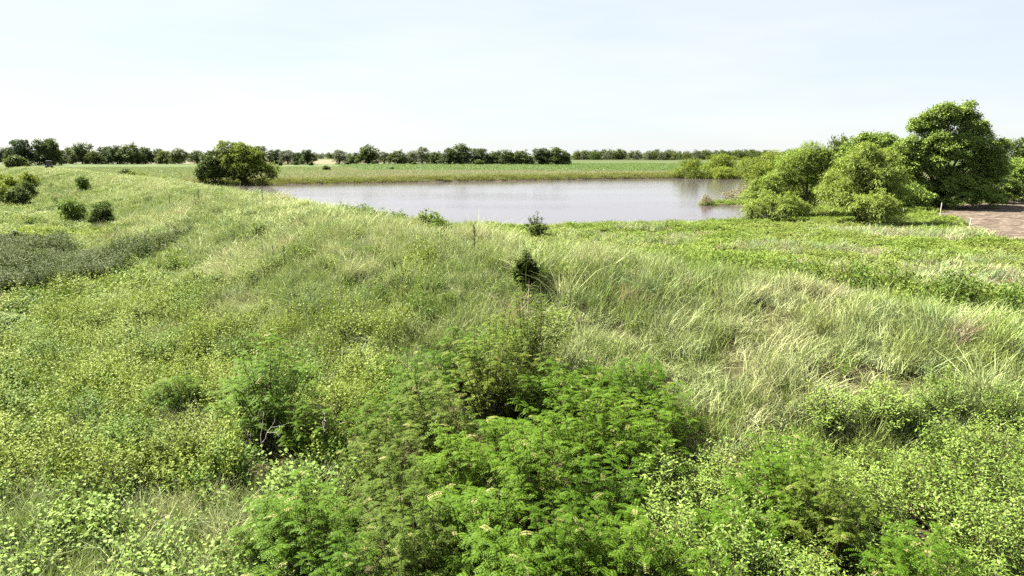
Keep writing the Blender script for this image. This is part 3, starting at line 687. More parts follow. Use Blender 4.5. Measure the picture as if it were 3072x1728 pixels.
# woods on the horizon: one mass
r = np.random.default_rng(5)
wv = [variant(300+i, 10, 12, FAR_G if i % 2 else FAR_M, 160, 6, 1.0, .7, base=.02, nl=10, spread=1.4)[1] for i in range(4)]
X = []; Yv = []; S = []
for x0, x1, yy, n, s in ((90, 620, 980, 150, 1.15), (100, 640, 1010, 120, 1.25), (520, 1000, 1250, 90, 1.0), (-420, -60, 1250, 60, 1.0), (-1500, 1600, 1900, 260, 1.3), (-900, -420, 760, 70, 1.15)):
    xx = r.uniform(x0, x1, n); X += list(xx); Yv += list(yy+r.normal(0, 12, n)); S += list(s*r.uniform(.75, 1.15, n))
X, Yv, S = map(np.array, (X, Yv, S))
pt = np.stack([X, Yv, height(X, Yv)-.3], 1)
scatter('distant_woods', wv, pt, np.stack([0*X, 0*X, r.uniform(0, 6.28, len(X))], 1), np.stack([S, S, S], 1), r.integers(0, 4, len(X)), 'long grey green woods on the horizon')

# the big willow on the left shore
def lobed_tree(name, label, x, y, lobes, mat, n_tw, per, ll, lw, style, seed, rt, stems=3, spread=None, group=None, trunk_mat=None, cat='tree'):
    r = np.random.default_rng(seed); lb = np.array(lobes, float)
    return tree(name, label, cat, x, y, trunk_mesh(r, lb, lb[:, 2].max(), rt, stems, trunk_mat), crown_mesh(r, split_lobes(r, lb), n_tw, per, ll, lw, mat, style, spread, 10, .45, .45), group=group)
lobed_tree('shore_willow', 'large broad yellow green willow at the left end of the pond', -68.5, 176.5,
  [(-3.5,0,8.3,2.3,2.0),(1.5,0,8.4,2.9,2.2),(4.2,-.5,6.4,2.8,2.2),(-1,-2,6.2,2.6,2.1),(-5,-.5,5.6,2.6,2.2),(6.6,-1,3.6,2.0,1.9),(2,-2.6,4.3,2.8,2.3),(-3,-2.4,3.6,2.9,2.3),(5,-2,2.6,2.2,1.8),(0,1.5,6,3.2,2.6),(-.5,-2.6,1.9,2.4,1.6),(7.6,-.6,1.9,1.3,1.2)],
  WIL_D, 4600, 9, .42, .15, 'willow', 401, .28, 4, .9)
lobed_tree('shore_tree', 'dark bushy tree leaning left beside the large shore willow', -74.8, 174.5,
  [(0,0,5.4,2.4,2.0),(-2.2,0,4.2,2.0,1.7),(1.8,-.6,3.6,2.4,2.0),(-1.2,-1.2,2.2,2.4,1.7),(2.6,-1,1.8,2.1,1.4),(-3.6,-.4,2.0,1.5,1.3)], FAR_M, 1700, 8, .36, .24, 'broad', 402, .16, 3, .6)
# willows across the pond
MW = [variant(411, 7, 13, WIL_D, 1500, 7, .5, .15, 'willow', .02, 14, 4, .8, 1.2), variant(412, 7, 13, WIL_D, 1500, 7, .5, .15, 'willow', .02, 14, 4, .8, 1.2)]
for i, (x, y, h, w, lab) in enumerate([(58.5,227,6.6,12,'low rounded willow where the far shore meets the right trees'),(70,233,8.0,15,'taller rounded willow at the far right corner of the pond'),(77,226,6.8,11,'willow closing the gap between the corner willows and the right bank trees'),(68,222.5,4.2,11.5,'low bright willow trailing over the water at the far right corner')]):
    tree('far_willow', lab, 'tree', x, y, *MW[i % 2], i*1.3, (w/13.2, w/13.2, h/7.4), 'willows at the far right corner of the pond')
SV = [variant(421, 8, 8, FAR_M, 1100, 8, .32, .2, base=.05, nl=14, spread=.6), variant(422, 8, 8, WIL_D, 1100, 8, .36, .13, 'willow', .04, 14, 3, .85, .9), variant(423, 8, 8, COT, 1100, 8, .3, .2, base=.05, nl=14, spread=.55)]
for i, (x, y, h, w, v_, lab) in enumerate([(75.5,214,7.0,9,0,'dark tree standing right beside the corner willows'),(80,205,7.5,10,2,'leafy green tree between the corner willows and the yellow green trees'),(71,188,8.8,10.5,1,'feathery yellow green tree on the right shore above the water'),
      (64.5,160,8.3,8.5,2,'rounded green tree close behind the tall near willow'),(60.5,168,6.6,8,1,'low yellow green tree at the water edge behind the near willows'),(58,138,6.5,8.5,1,'yellow green tree directly behind the left near willow'),(51.4,110,10.6,4.8,0,'dark narrow treetop peeping between the two near willows'),(49,116,8.2,8,1,'pale feathery tree behind the gap of the near willows')]):
    tree('shore_tree', lab, 'tree', x, y, *SV[v_], i*2.1, (w/7.6, w/7.6, h/8.2), 'trees along the right shore')

# near willows on the right
lobed_tree('near_willow', 'tall feathery willow with dark forked trunk on the near shore', 36, 84,
  [(0,0,7.5,1.5,1.4),(-1.6,0,6.2,1.5,1.3),(1.6,0,6.2,1.6,1.4),(-3.2,-.4,4.6,1.5,1.2),(-4.9,-.6,3.6,1.5,1.2),(-6.2,-.8,2.4,1.4,1.2),(-4,-1.2,2.2,1.7,1.3),(2.2,.8,4.6,1.7,1.5),(-1.2,.8,4.4,1.8,1.6),(0,1,2.6,2.2,1.6),(3.2,1.2,2.6,1.9,1.6)],
  WIL, 6500, 9, .28, .06, 'willow', 431, .2, 2, .85, 'near willows on the right shore')
lobed_tree('near_willow', 'broad bushy willow closest to the white stakes', 37.6, 73.5,
  [(-.4,0,6.7,1.5,1.3),(1.2,0,6.0,1.6,1.4),(-1.8,0,5.4,1.6,1.4),(2.7,-.2,4.7,1.5,1.3),(-2.9,-.2,3.9,1.4,1.2),(0,-.8,4.4,1.9,1.5),(3.5,-.2,3.2,1.2,1.1),(-2.2,-.8,2.5,1.5,1.1),(1.6,-.8,3.0,1.6,1.3),(-.5,.8,2.6,2.2,1.6),(2.8,.2,1.7,1.3,1.1)],
  WIL, 6500, 9, .28, .058, 'willow', 432, .2, 3, .8, 'near willows on the right shore')
lobed_tree('willow_bush', 'low bright willow bush at the water edge left of the tall willow', 28.6, 74.5,
  [(0,0,2.3,1.3,1.1),(-1.5,0,1.6,1.3,1.0),(1.5,0,1.8,1.3,1.0),(2.7,-.2,1.2,1.1,.9),(-2.5,-.2,1.0,1.0,.8),(.4,-.9,1.2,1.4,.9),(-1,-.7,.9,1.2,.8)], WIL, 2400, 9, .24, .055, 'willow', 433, .09, 4, .6, cat='shrub')
lobed_tree('willow_bush', 'low willow bush in front of the broad willow by the meadow', 36.9, 69.8,
  [(0,0,2.6,1.3,1.1),(1.1,-.2,1.9,1.2,1.0),(-1.2,0,2.0,1.2,1.0),(.2,-.5,1.1,1.5,.9),(1.8,-.2,.9,1.0,.8)], WIL, 1700, 9, .24, .055, 'willow', 434, .08, 4, .6, cat='shrub')
# cottonwoods
lobed_tree('cottonwood_tree', 'tall full crowned tree rising above all others at the right', 59, 95,
  [(.3,0,12.5,1.9,1.6),(-2.0,0,11.9,1.8,1.5),(2.6,0,11.8,1.8,1.5),(-3.6,0,10.4,1.7,1.4),(4.6,.2,10.0,1.8,1.5),(.6,-.6,10.2,2.4,1.9),(-3.0,-.3,8.6,2.2,1.8),(-5.0,-.2,7.2,2.1,1.7),(2.8,-.9,8.2,2.4,1.9),(6.0,0,7.6,1.9,1.6),(-1.2,-1.5,6.6,2.6,2.0),(4.6,-1.1,5.6,2.3,1.9),(-4.4,-1.2,4.8,2.4,1.9),(.8,-1.9,4.4,2.6,2.0),(6.4,-.4,4.4,1.9,1.7),(-1.8,-1.7,2.4,2.3,1.6),(3.2,-1.5,2.4,2.2,1.6),(6.2,-.4,2.0,1.7,1.4),(-4.6,-.9,2.3,2.0,1.5),(1,1.5,8,3,3)],
  COT, 12000, 9, .24, .19, 'broad', 441, .42, 2, .55)
lobed_tree('leafy_tree', 'rounded dark green tree against the left side of the tall tree', 51.6, 99,
  [(0,0,9.2,1.9,1.5),(-2.2,0,8.4,1.7,1.4),(2.3,-.2,8.3,1.8,1.5),(-3.8,.2,7.2,1.6,1.3),(0,-1,6.9,2.2,1.7),(3.2,-.8,6.0,2.1,1.7),(-2.6,-.6,5.6,2.1,1.6),(1,-1.3,4.4,2.4,1.7),(-3.4,-.4,3.4,2.1,1.5),(3.6,-.9,3.2,2.2,1.6),(.5,-1.2,1.9,2.4,1.4)],
  COT, 5500, 9, .25, .20, 'broad', 442, .3, 3, .55)
lobed_tree('leafy_bush', 'dark bush at the foot of the tall tree by the bare soil', 61.5, 91,
  [(0,0,1.9,1.4,1.2),(1.6,.2,1.3,1.2,1.0),(-1.6,.2,1.4,1.2,1.0),(3,.4,.9,.9,.8),(-3,.3,1.0,1.0,.8)], COT, 900, 8, .2, .15, 'broad', 443, .07, 4, .4, cat='shrub')
lobed_tree('leafy_bush', 'dark shaded bush filling the gap between the broad willow and the tall tree', 49.5, 88,
  [(0,0,3.0,1.7,1.5),(1.8,0,2.2,1.6,1.3),(-1.8,0,2.3,1.6,1.3),(0,-.6,1.2,1.7,1.1),(3.2,.3,1.4,1.3,1.0)], COT, 1500, 8, .22, .16, 'broad', 444, .08, 4, .4, cat='shrub')
EV = [variant(451, 9, 8, COT, 1500, 8, .28, .2, base=.04, nl=14, spread=.5), variant(452, 9, 8, FAR_M, 1500, 8, .28, .18, base=.04, nl=14, spread=.5)]
for i, (x, y, h, w, lab) in enumerate([(86,119,10.3,9.5,'green tree beyond the soil at the right edge of the picture'),(75.5,103,6.6,7.5,'dusky rounded tree at the far edge of the bare soil'),(70.5,99.5,4.6,5.5,'low bush like tree between the tall tree and the bare soil'),(97,126,9.5,10,'tree cut by the right edge of the picture')]):
    tree('edge_tree', lab, 'tree', x, y, *EV[(i+1) % 2], i*1.7, (w/7.8, w/7.8, h/9.2), 'trees at the right edge')

# ---------------------------------------------------------------- shrubs
def shoot_shrub(seed, n_sh, h, w, per, ll, lw, mat, arch=.35):
    """shrub of arching leafy shoots: stems mesh, leaves mesh"""
    r = np.random.default_rng(seed); Q = []; paths = []
    for i in range(n_sh):
        az = i*2.39996+r.normal(0, .3); q = math.sqrt((i+.5)/n_sh); el = q*w*.5*r.uniform(.8, 1.1)
        hh = h*(1-.55*q**2)*r.uniform(.72, 1.08)
        t = np.linspace(0, 1, 6)
        o_ = np.array([math.cos(az), math.sin(az), 0])
        P = o_*(el*(.1+.9*t**1.2))[:, None]+np.array([0, 0, 1.])*(hh*(t-arch*.35*q*t**2.5))[:, None]+r.normal(0, .03, (6, 3))*t[:, None]
        P[0, 2] = -.08
        paths.append((P, np.linspace(.011, .003, 6)))
        tt = 1-(r.random(per)**1.25)*.72; k = np.clip(tt*5, 0, 4.999); j = k.astype(int); f = (k-j)[:, None]
        c = P[j]*(1-f)+P[j+1]*f+r.normal(0, .045, (per, 3)); a = np.arange(per)*2.4+r.uniform(0, 6)
        d = np.stack([np.cos(a), np.sin(a), r.uniform(-.15, .75, per)], 1)+o_*.35
        up = np.array([0, 0, 1.])+r.normal(0, .35, (per, 3))
        Q.append(leaf_quads(c, d, up, ll*r.uniform(.6, 1.25, per), lw*r.uniform(.65, 1.2, per)))
    V_, F_ = tubes(paths, 4)
    return mesh_idx('stems', V_, F_, TWIG), mesh_quads('foliage', np.concatenate(Q), mat)

def pinnate_shrub(seed, n_br, h, w, fr_per, frond, mat, pairs=8, tipmat=None):
    """locust-like sapling: forked stems with feather-shaped leaves"""
    r = np.random.default_rng(seed); Q = []; T = []; paths = []
    for i in range(n_br):
        az = i*2.39996+r.normal(0, .3); q = math.sqrt((i+.5)/n_br); el = q*w*.5
        hh = h*(1-.5*q**2)*r.uniform(.75, 1.1); o_ = np.array([math.cos(az), math.sin(az), 0])
        t = np.linspace(0, 1, 6)
        P = o_*(el*(.08+.92*t**1.15))[:, None]+np.array([0, 0, 1.])*(hh*t)[:, None]+r.normal(0, .04, (6, 3))*t[:, None]; P[0, 2] = -.08
        paths.append((P, np.linspace(.02, .005, 6)))
        for f_ in range(fr_per):
            tt = 1-r.random()**1.4*.7; k = min(tt*5, 4.999); j = int(k); b = P[j]*(1-(k-j))+P[j+1]*(k-j)
            a = r.uniform(0, 6.283); fd = np.array([math.cos(a), math.sin(a), r.uniform(.15, .8)])+o_*.3; fd /= np.linalg.norm(fd)
            fl = frond*r.uniform(.7, 1.25); s = np.linspace(.12, 1, pairs)[:, None]
            mid = b+fd*fl*s-np.array([0, 0, 1.])*(fl*.42*s**2)
            sd_ = nrm(np.cross(fd, np.array([0, 0, 1.]))[None, :])
            tan_ = nrm(fd-np.array([0, 0, 1.])*.84*s); up = nrm(np.cross(sd_, tan_))*np.sign(1)+r.normal(0, .25, (pairs, 3))
            up[:, 2] = np.abs(up[:, 2])
            lfl = frond*.26*(1-.45*np.abs(s[:, 0]-.45)); tip = r.random() < .035
            for sg in (-1, 1):
                (T if tip else Q).append(leaf_quads(mid, sd_*sg+tan_*.45+np.array([0, 0, -.12]), up, lfl, lfl*.42, .05))
    V_, F_ = tubes(paths, 4)
    fo = mesh_quads('foliage', np.concatenate(Q), mat)
    tp = mesh_quads('tips', np.concatenate(T), tipmat or LOCUST_TIP)
    return mesh_idx('stems', V_, F_, TWIG), fo, tp

def shrub(name, label, x, y, meshes, s=1., zs=1., rz=0., group=None, cat='shrub', tilt=(0, 0)):
    e = bpy.data.objects.new(name, None); COL.objects.link(e); e.location = (x, y, gz(x, y)-.03); e.rotation_euler = (tilt[0], tilt[1], rz); e.scale = (s, s, s*zs)
    for nm, q in zip(('stems', 'foliage', 'young_leaves'), meshes): link(nm, q, e)
    tag(e, label, cat, group); return e

ORD = ['leftmost', 'second from left', 'third from left', 'fourth from left', 'fifth from left', 'sixth from left', 'seventh from left', 'eighth from left', 'ninth from left', 'tenth from left', 'eleventh from left', 'twelfth from left']
ROWN = ['back', 'second', 'third', 'fourth', 'fifth', 'sixth', 'seventh', 'eighth']
def row_labels(pts, n_rows, what, where):
    """a label for each of many alike shrubs: its row counted from the back, its place in the row"""
    order = sorted(range(len(pts)), key=lambda i: -pts[i][1]); lab = [None]*len(pts)
    per = math.ceil(len(pts)/n_rows)
    for k in range(n_rows):
        row = sorted(order[k*per:(k+1)*per], key=lambda i: pts[i][0]/pts[i][1])
        for j, i in enumerate(row): lab[i] = '%s in the %s row of the %s, %s' % (what, ROWN[k], where, ORD[j])
    return lab
# feathery locust thicket in the foreground
LV = [pinnate_shrub(500+i, (30, 32, 34, 28)[i], (2.2, 2.5, 2.0, 2.3)[i], (2.2, 2.0, 2.4, 2.0)[i], (27, 27, 25, 28)[i], (.26, .24, .29, .24)[i], (LOCUST, LOCUST_O, LOCUST, LOCUST)[i]) for i in range(4)]
LOC = [(-1.3,19.2,1.0),(.5,19.2,1.0),(2.1,18.0,.95),(3.4,17.1,.95),(-2.5,17.1,1.0),(-.6,17.2,1.05),(1.1,16.4,1.1),(2.6,15.8,1.05),(3.7,15.2,.9),(-1.7,14.8,1.0),(0,14.2,1.1),(1.5,13.8,1.1),
       (2.7,13.2,.9),(-2.7,13.1,.85),(-1.1,12.4,1.0),(.4,11.9,1.0),(1.7,11.6,.9),(-2.0,11.1,.85),(-.6,10.6,.95),(.7,10.1,.9),(1.8,9.7,.8),(-1.6,9.8,.85),(0,9.2,.9),(-3.2,15.2,.8),(-.2,18.2,.8),(.9,17.7,.8),(1.6,15.1,.85)]
r = np.random.default_rng(9); LL = row_labels(LOC, 6, 'locust sapling', 'centre thicket')
for i, (x, y, s) in enumerate(LOC):
    shrub('locust_shrub', LL[i], x, y, LV[i % 4], s*r.uniform(.85, 1.12), r.uniform(.75, 1.25), r.uniform(0, 6.28), 'locust saplings in the centre thicket', tilt=(r.normal(0, .06), r.normal(0, .06)))
for i, (x, y, s, lab) in enumerate([(-6.2,16.5,1.3,'tall locust sapling above the dark hollow in the left undergrowth'),(-7.2,17.8,.8,'small locust sapling behind the left hollow'),(-4.9,15.3,.75,'locust sapling beside the bare twigs at the left hollow'),(-3.3,10.3,.95,'feathery sapling at the bottom edge left of the centre thicket'),
      (-4.1,11.1,.7,'small brownish sapling in grass left of the centre thicket'),(-2.6,9.3,.75,'feathery sapling cut by the bottom edge left of the thicket'),(5.1,11.9,.95,'feathery locust sapling standing among the leafy shrubs at lower right'),(5.5,10.9,.85,'second locust sapling among the leafy shrubs at lower right'),
      (3.8,10.7,.7,'low locust sapling between the centre thicket and the leafy shrubs'),(6.1,9.2,.85,'locust sapling cut by the bottom edge at lower right'),(2.9,9.3,.65,'small locust sapling at the bottom edge right of the centre thicket'),(-9.6,18.6,.75,'small dark locust sapling at the middle left of the undergrowth'),(-3.9,19.5,.6,'short locust sapling on the slope above the left hollow')]):
    shrub('locust_shrub', lab, x, y, LV[(0, 2, 3, 0, 2, 3, 0, 1, 2, 3, 0, 2, 3)[i]], s, 1.0, i*1.1, 'single locust saplings')

# leafy shrubs at the lower right
DV = [shoot_shrub(520+i, 50, 1.45, 1.8, 56, .085, .034, DOG) for i in range(5)]
r = np.random.default_rng(19); gy_ = 6.6; n_dog = 0; DOGS = []
while gy_ < 16.2:
    gx_ = 2.6+r.uniform(0, .6)
    while gx_ < 17:
        x = gx_+r.normal(0, .22); y = gy_+r.normal(0, .22)
        if inside(np.array([x]), np.array([y]), DOGZONE)[0] and x < .80*y+1.2:
            s = r.uniform(.72, 1.12)
            DOGS.append((x, y, shrub('leafy_shrub', 'x', x, y, DV[n_dog % 5], s, r.uniform(.85, 1.25), r.uniform(0, 6.28), 'leafy shrubs in the lower right thicket', tilt=(r.normal(0, .1), r.normal(0, .1))))); n_dog += 1
        gx_ += 1.3
    gy_ += 1.15

for q, lab in zip(DOGS, row_labels(DOGS, 6, 'pale leafy shrub', 'lower right thicket')): q[2]['label'] = lab

# leafy bushes standing out of the undergrowth at the left
UV = [shoot_shrub(560+i, 44, 1.25, 2.0, 60, .075, .04, (U_LEAF, U_LEAF, U_GREEN)[i]) for i in range(3)]
UB = [(-10.5,21.5,1.0),(-13.5,21,1.1),(-12.0,18.2,1.0),(-8.8,18.9,.9),(-7.6,14.9,1.0),(-8.9,15.2,1.1),(-10.6,15.0,1.0),(-11.9,14.3,1.1),(-6.4,14.3,.8),(-5.6,18.6,.9),(-4.6,20.6,1.0),(-9.9,24.5,.9),(-15.5,18.6,1.1),(-14.2,24.6,1.0),(-17.6,24.8,1.1),(-16.5,29.5,1.0),(-20.5,26.5,1.0),(-7.2,21.8,.9),(-11.0,12.9,.8),(-8.6,13.4,.8),(-6.8,16.2,.8),(-3.9,17.6,.8),(-13.2,16.2,1.0),(-18.8,21.9,1.0)]
r = np.random.default_rng(23); UL = row_labels(UB, 5, 'small leaved bush', 'left undergrowth')
for i, (x, y, s) in enumerate(UB):
    shrub('undergrowth_bush', UL[i], x, y, UV[i % 3], s*r.uniform(.8, 1.1), r.uniform(.9, 1.35), r.uniform(0, 6.28), 'bushes in the left undergrowth', tilt=(r.normal(0, .08), r.normal(0, .08)))

# taller rank of weedy bushes right behind the grassy crest
KV = [shoot_shrub(580+i, 40, 1.5, 1.9, 46, .12, .055, (SHRUB_M, U_GREEN)[i]) for i in range(2)]
r = np.random.default_rng(41); KB = []
for i in range(28):
    t = (i % 14)/13+r.normal(0, .02); q = (4.4, 6.2)[i//14]+r.normal(0, .35)
    x = 5.2+t*15.5+.52*q; y = 26.4-t*9.6+.85*q
    KB.append((x, y, shrub('weedy_bush', 'x', x, y, KV[i % 2], r.uniform(.85, 1.15), r.uniform(1.15, 1.6), r.uniform(0, 6.28), 'weedy bushes behind the grassy crest')))

for q, lab in zip(KB, row_labels(KB, 3, 'weedy bush', 'rank behind the grassy crest')): q[2]['label'] = lab

# single shrubs on the dam and the low ground
def bush(seed, h, w, mat, n_tw=420, per=7, ll=.1, lw=.055, style='broad', spread=.16, nl=11):
    r_ = np.random.default_rng(seed); lb = crown_lobes(r_, h, w, .02, nl, .85)
    return trunk_mesh(r_, lb, h, .02, 5, TWIG), crown_mesh(r_, lb, n_tw, per, ll, lw, mat, style, spread)
BD = shoot_shrub(601, 64, 1.5, .95, 80, .10, .062, SHRUB_D, .25)
BM = bush(602, 2.2, 2.6, SHRUB_M, 700, 8, .2, .07, 'willow', .35)
BB = bush(603, 2.0, 2.6, SHRUB_D, 650, 8, .17, .12, spread=.3)
BG = shoot_shrub(604, 24, 1.2, 1.3, 30, .14, .06, SHRUB_M, .3)
BT = shoot_shrub(607, 26, 2.0, 2.2, 44, .2, .1, SHRUB_D, .1)
BL = bush(605, 3.0, 4.5, WIL_D, 900, 8, .3, .11, 'willow', .6)
BK = bush(606, 3.0, 4.5, FAR_M, 800, 8, .3, .18, spread=.5)
def put(name, lab, x, y, mesh, base_hw, h, w, rz=0, cat='shrub', group=None):
    return shrub(name, lab, x, y, mesh, w/base_hw[1], (h/base_hw[0])/(w/base_hw[1]), rz, group, cat)
put('dark_shrub', 'small near black upright shrub standing alone in the grass at centre', .5, 24.6, BD, (1.5, 1.0), 1.6, 1.2)
put('meadow_shrub', 'dark spiky topped shrub on the meadow skyline before the water', 2.1, 58.5, BT, (2.0, 2.2), 2.1, 2.4, 1)
put('meadow_shrub', 'bright green leafy shrub on the slope left of centre', -15.5, 41.5, BG, (1.2, 1.2), 1.5, 1.3)
put('dam_shrub', 'lone shrub with dark right side high on the left slope', -69, 111, BM, (2.2, 2.6), 2.5, 2.3)
put('dam_shrub', 'bright feathery dome shrub on the low left ground', -50.5, 78.8, BM, (2.2, 2.6), 2.6, 3.2)
put('dam_shrub', 'feathery shrub joined to the right of the bright dome shrub', -47.7, 79.9, BM, (2.2, 2.6), 1.8, 2.4, 2)
put('dark_shrub', 'round very dark shrub with yellow leaves just above the weed bed', -41.5, 69.4, BB, (2.0, 2.6), 2.2, 2.6, 1)
for i, (x, y, h, w, v_, lab) in enumerate([(-116.6,156.9,3.2,4.5,0,'far green shrub at the left edge below the tree clump'),(-124,166.4,2.6,4,0,'rounded green shrub at the upper right of the left edge cluster'),(-89,121.9,3.8,5.5,0,'yellow green shrub in the middle of the left edge cluster'),
      (-83.7,118.7,3.0,3.6,1,'dark shrub at the right side of the left edge cluster'),(-77.7,108.2,2.7,3.8,1,'lowest dark shrub of the left edge cluster'),(-82.1,111,3.2,4.2,0,'bright shrub cut by the left edge above the dark one'),(-95.4,136.7,3.2,3.6,0,'shrub at the right tip of the left edge cluster'),(-102.8,139.9,3.6,5.5,0,'shrub near the top of the left edge cluster'),
      (-172,240,4.0,8,1,'greyish far shrub left of the vehicle'),(-97.5,129.3,3.0,5,0,'shrub cut by the left edge in the cluster')]):
    put('slope_shrub', lab, x, y, (BL, BK)[v_], (3.0, 4.5), h, w, i, group='shrub cluster at the left edge')
for i, (x, y, h, w, m_, lab) in enumerate([(-86.4,129.5,1.5,1.5,BG,'small upright weed high on the left slope below the vehicle'),(-76.9,117.8,1.4,1.4,BG,'small weed left of the lone slope shrub'),(-68.6,103.2,1.6,1.0,BG,'thin small weed below the lone slope shrub'),
      (-15.9,33.6,1.3,1.6,BG,'leafy green plant at the right tip of the dark weed bed'),(-19.2,38.2,1.5,1.0,BG,'taller narrow plant at the right end of the dark weed bed'),(-14.2,32.2,1.2,1.4,BG,'low green plant below the right tip of the weed bed'),
      (-5.1,26,1.0,.75,BG,'small round green plant in the grass left of the near black shrub'),(-2.3,24.2,.8,.8,BG,'small green plant below left of the near black shrub'),(-8.5,26.9,.9,1.0,BG,'green weed on the lower slope left of centre'),(-6.3,31,.9,1.3,BG,'low leafy plant near the crest left of the dark stalk'),
      (-23,30.3,1.0,2.0,BG,'dark bush cut by the left edge below the weed bed'),(-41.3,62.3,1.3,1.5,BG,'small bush between the yellow vines and the weed bed'),(-45,61.6,1.0,2.0,BD,'black shaded bush cut by the left edge above the weed bed')]):
    put('small_plant', lab, x, y, m_, (1.2, 1.2) if m_ is BG else (1.5, 1.0), h, w, i*1.9, 'plant', 'small plants on the slope')
# bushes along the right side of the dam crest and in the far grass
for i, (x, y, h, w, lab) in enumerate([(-106,191,2.6,5,'light green shrub just right of the vehicle'),(-102,183,3.0,5,'second shrub right of the vehicle on the pond side'),(-97,176,2.6,4,'third shrub right of the vehicle on the pond side'),(-90,168,2.4,4,'fourth shrub along the crest on the pond side'),(-83,158,2.3,3.6,'small shrub at the left start of the crest thicket'),
      (-76,148,2.4,4.5,'left half of the low thicket behind the pale crest track'),(-71,141,2.4,4.5,'right half of the low thicket behind the pale crest track'),(-40,118,2.2,5,'feathery leaning sapling over the water left of centre'),(-43,121,1.6,3,'low bush at the foot of the leaning sapling')]):
    put('crest_shrub', lab, x, y, BL if i != 1 else BK, (3.0, 4.5), h, w, i*1.3, group='shrubs on the pond side of the dam')
CV = [shoot_shrub(540+i, 26, 1.1, 1.6, 34, .17, .08, SHRUB_M) for i in range(2)]
r = np.random.default_rng(29)
for i in range(13):
    t = i/12; x = -12.3+t*8.6+r.normal(0, .15); y = 49.6-t*13.2+r.normal(0, .25)
    d_ = abs(float(crest_side(np.array([x]), np.array([y]))[0]))
    shrub('shore_bush', 'leafy bush in the low hedge before the water, %s' % (ORD+['last at the right end'])[i], x, y, CV[i % 2], r.uniform(.95, 1.2), 1.1, i*1.2, 'bushes of the low hedge at the water edge')
for i, (x, y, h, w, lab) in enumerate([(-76.3,284.6,2.2,3.6,'round dark bush alone in the pale far grass'),(-146,529-60,2.4,4,'far bush left of the tan field gap'),(-111.4,470,2.2,3.4,'far bush under the broad domed tree'),(-94.1,470,2.2,3.2,'far bush right of the broad domed tree'),(-64.1,455,2.4,4.0,'far bush under the pale thin crowned tree'),(-22,462,3.4,7,'brownish bush in front of the tall dark trees'),
      (-148.8,412.7,3.4,5,'far bush at the right foot of the shore willow'),(-131.7,455,2.6,3.4,'far bush in front of the lone round tree'),(-150.6,451,2.6,3.2,'far bush between the shore willow and the lone tree'),(-232,330,3.6,5,'upright bush in the green strip left of the willow'),(-52,300,1.4,2.2,'small weed clump right of the round dark far bush')]):
    put('field_bush', lab, x, y, BK, (3.0, 4.5), h, w, i*2.2, group='bushes in the far fields')

# reedy spit in the pond
r = np.random.default_rng(31)
spit_x = r.uniform(29.2, 43, 420); spit_y = 103.4+r.random(420)*(2.5+(spit_x-29)*.75)
k = pond_sd(spit_x, spit_y) > -.9; spit_x, spit_y = spit_x[k], spit_y[k]
pt, ro, sc = place(r, spit_x, spit_y, .12, .6, .9)
pt[:, 2] = np.maximum(pt[:, 2], WATER_Z-.1)
scatter('spit_weeds', mid_w[:2]+mid_g[:2], pt, ro, sc, r.integers(0, 4, len(spit_x)), 'green weeds on the small spit in the pond')
BR = leafmat('brown_twig_leaf', (.16,.14,.08), (.27,.24,.15), .3)
BS = bush(621, 1.6, 2.4, BR, 380, 7, .16, .05, 'willow', .35)
for x, y, h, w, lab in [(29.6,104.6,1.5,2.2,'brownish twiggy bush at the tip of the spit'),(37.2,104,1.7,2.6,'brownish twiggy bush at the near root of the spit'),(38,114,2.4,5.5,'grey brown bush on the back of the spit')]:
    put('twiggy_bush', lab, x, y, BS, (1.6, 2.4), h, w, x)
# shore reeds in front of the water at the right
RE = leafmat('reed', (.10,.10,.055), (.19,.18,.10), .25)
rv = [grass_clump(131, 40, 1.0, .6, .03, RE, .2, .15), grass_clump(132, 40, 1.2, .6, .03, RE, .2, .15)]
rx = np.concatenate([r.uniform(10, 30, 90), r.uniform(-5, 10, 14)]); ry = 76.5+np.maximum(rx-4, 0)*.21+r.normal(0, .5, len(rx))
k = pond_sd(rx, ry) > .2; rx, ry = rx[k], ry[k]
pt, ro, sc = place(r, rx, ry, .1, .5, 1.0)
scatter('shore_reeds', rv, pt, ro, sc, r.integers(0, 2, len(rx)), 'thin brown reeds along the near water edge')

# tall dark weed stalks
def stalk_mesh(seed, h):
    r_ = np.random.default_rng(seed); t = np.linspace(0, 1, 5); P = np.stack([.03*np.sin(t*3), .02*t, t*h], 1); P[0, 2] = -.1
    V_, F_ = tubes([(P, np.linspace(.02, .012, 5))], 5)
    n = 70; z = r_.uniform(.15, 1, n); a = r_.uniform(0, 6.28, n)
    c = np.stack([.03*np.sin(z*3), .02*z, z*h], 1); d = np.stack([np.cos(a), np.sin(a), np.full(n, .8)], 1)
    return mesh_idx('stem', V_, F_, TWIG), mesh_quads('leaves', leaf_quads(c, d, np.array([0, 0, 1.])+r_.normal(0, .3, (n, 3)), .12, .05), SHRUB_D)
ST = [stalk_mesh(641, 1.5), stalk_mesh(642, 1.3)]
for i, (x, y, s, lab) in enumerate([(-1.6,28.3,1.0,'single tall dark stalk on the crest left of the near black shrub'),(-12,34,.85,'dark stalk on the slope, left one of a pair'),(-10.8,32.1,.9,'dark stalk on the slope, right one of a pair'),(-34.4,69.1,1.3,'upright dark stalk near the crest on the left slope'),
      (-29.7,65.2,1.2,'dark stalk in the bunch below the large shore willow'),(-30.4,65.8,1.1,'shorter dark stalk in the bunch below the large shore willow'),(-20,55,1.1,'dark stalk on the crest left of the leaning sapling')]):
    e = shrub('weed_stalk', lab, x, y, (), s, 1, i, 'dark weed stalks', 'weed')
    link('stem', ST[i % 2][0], e); link('leaves', ST[i % 2][1], e)

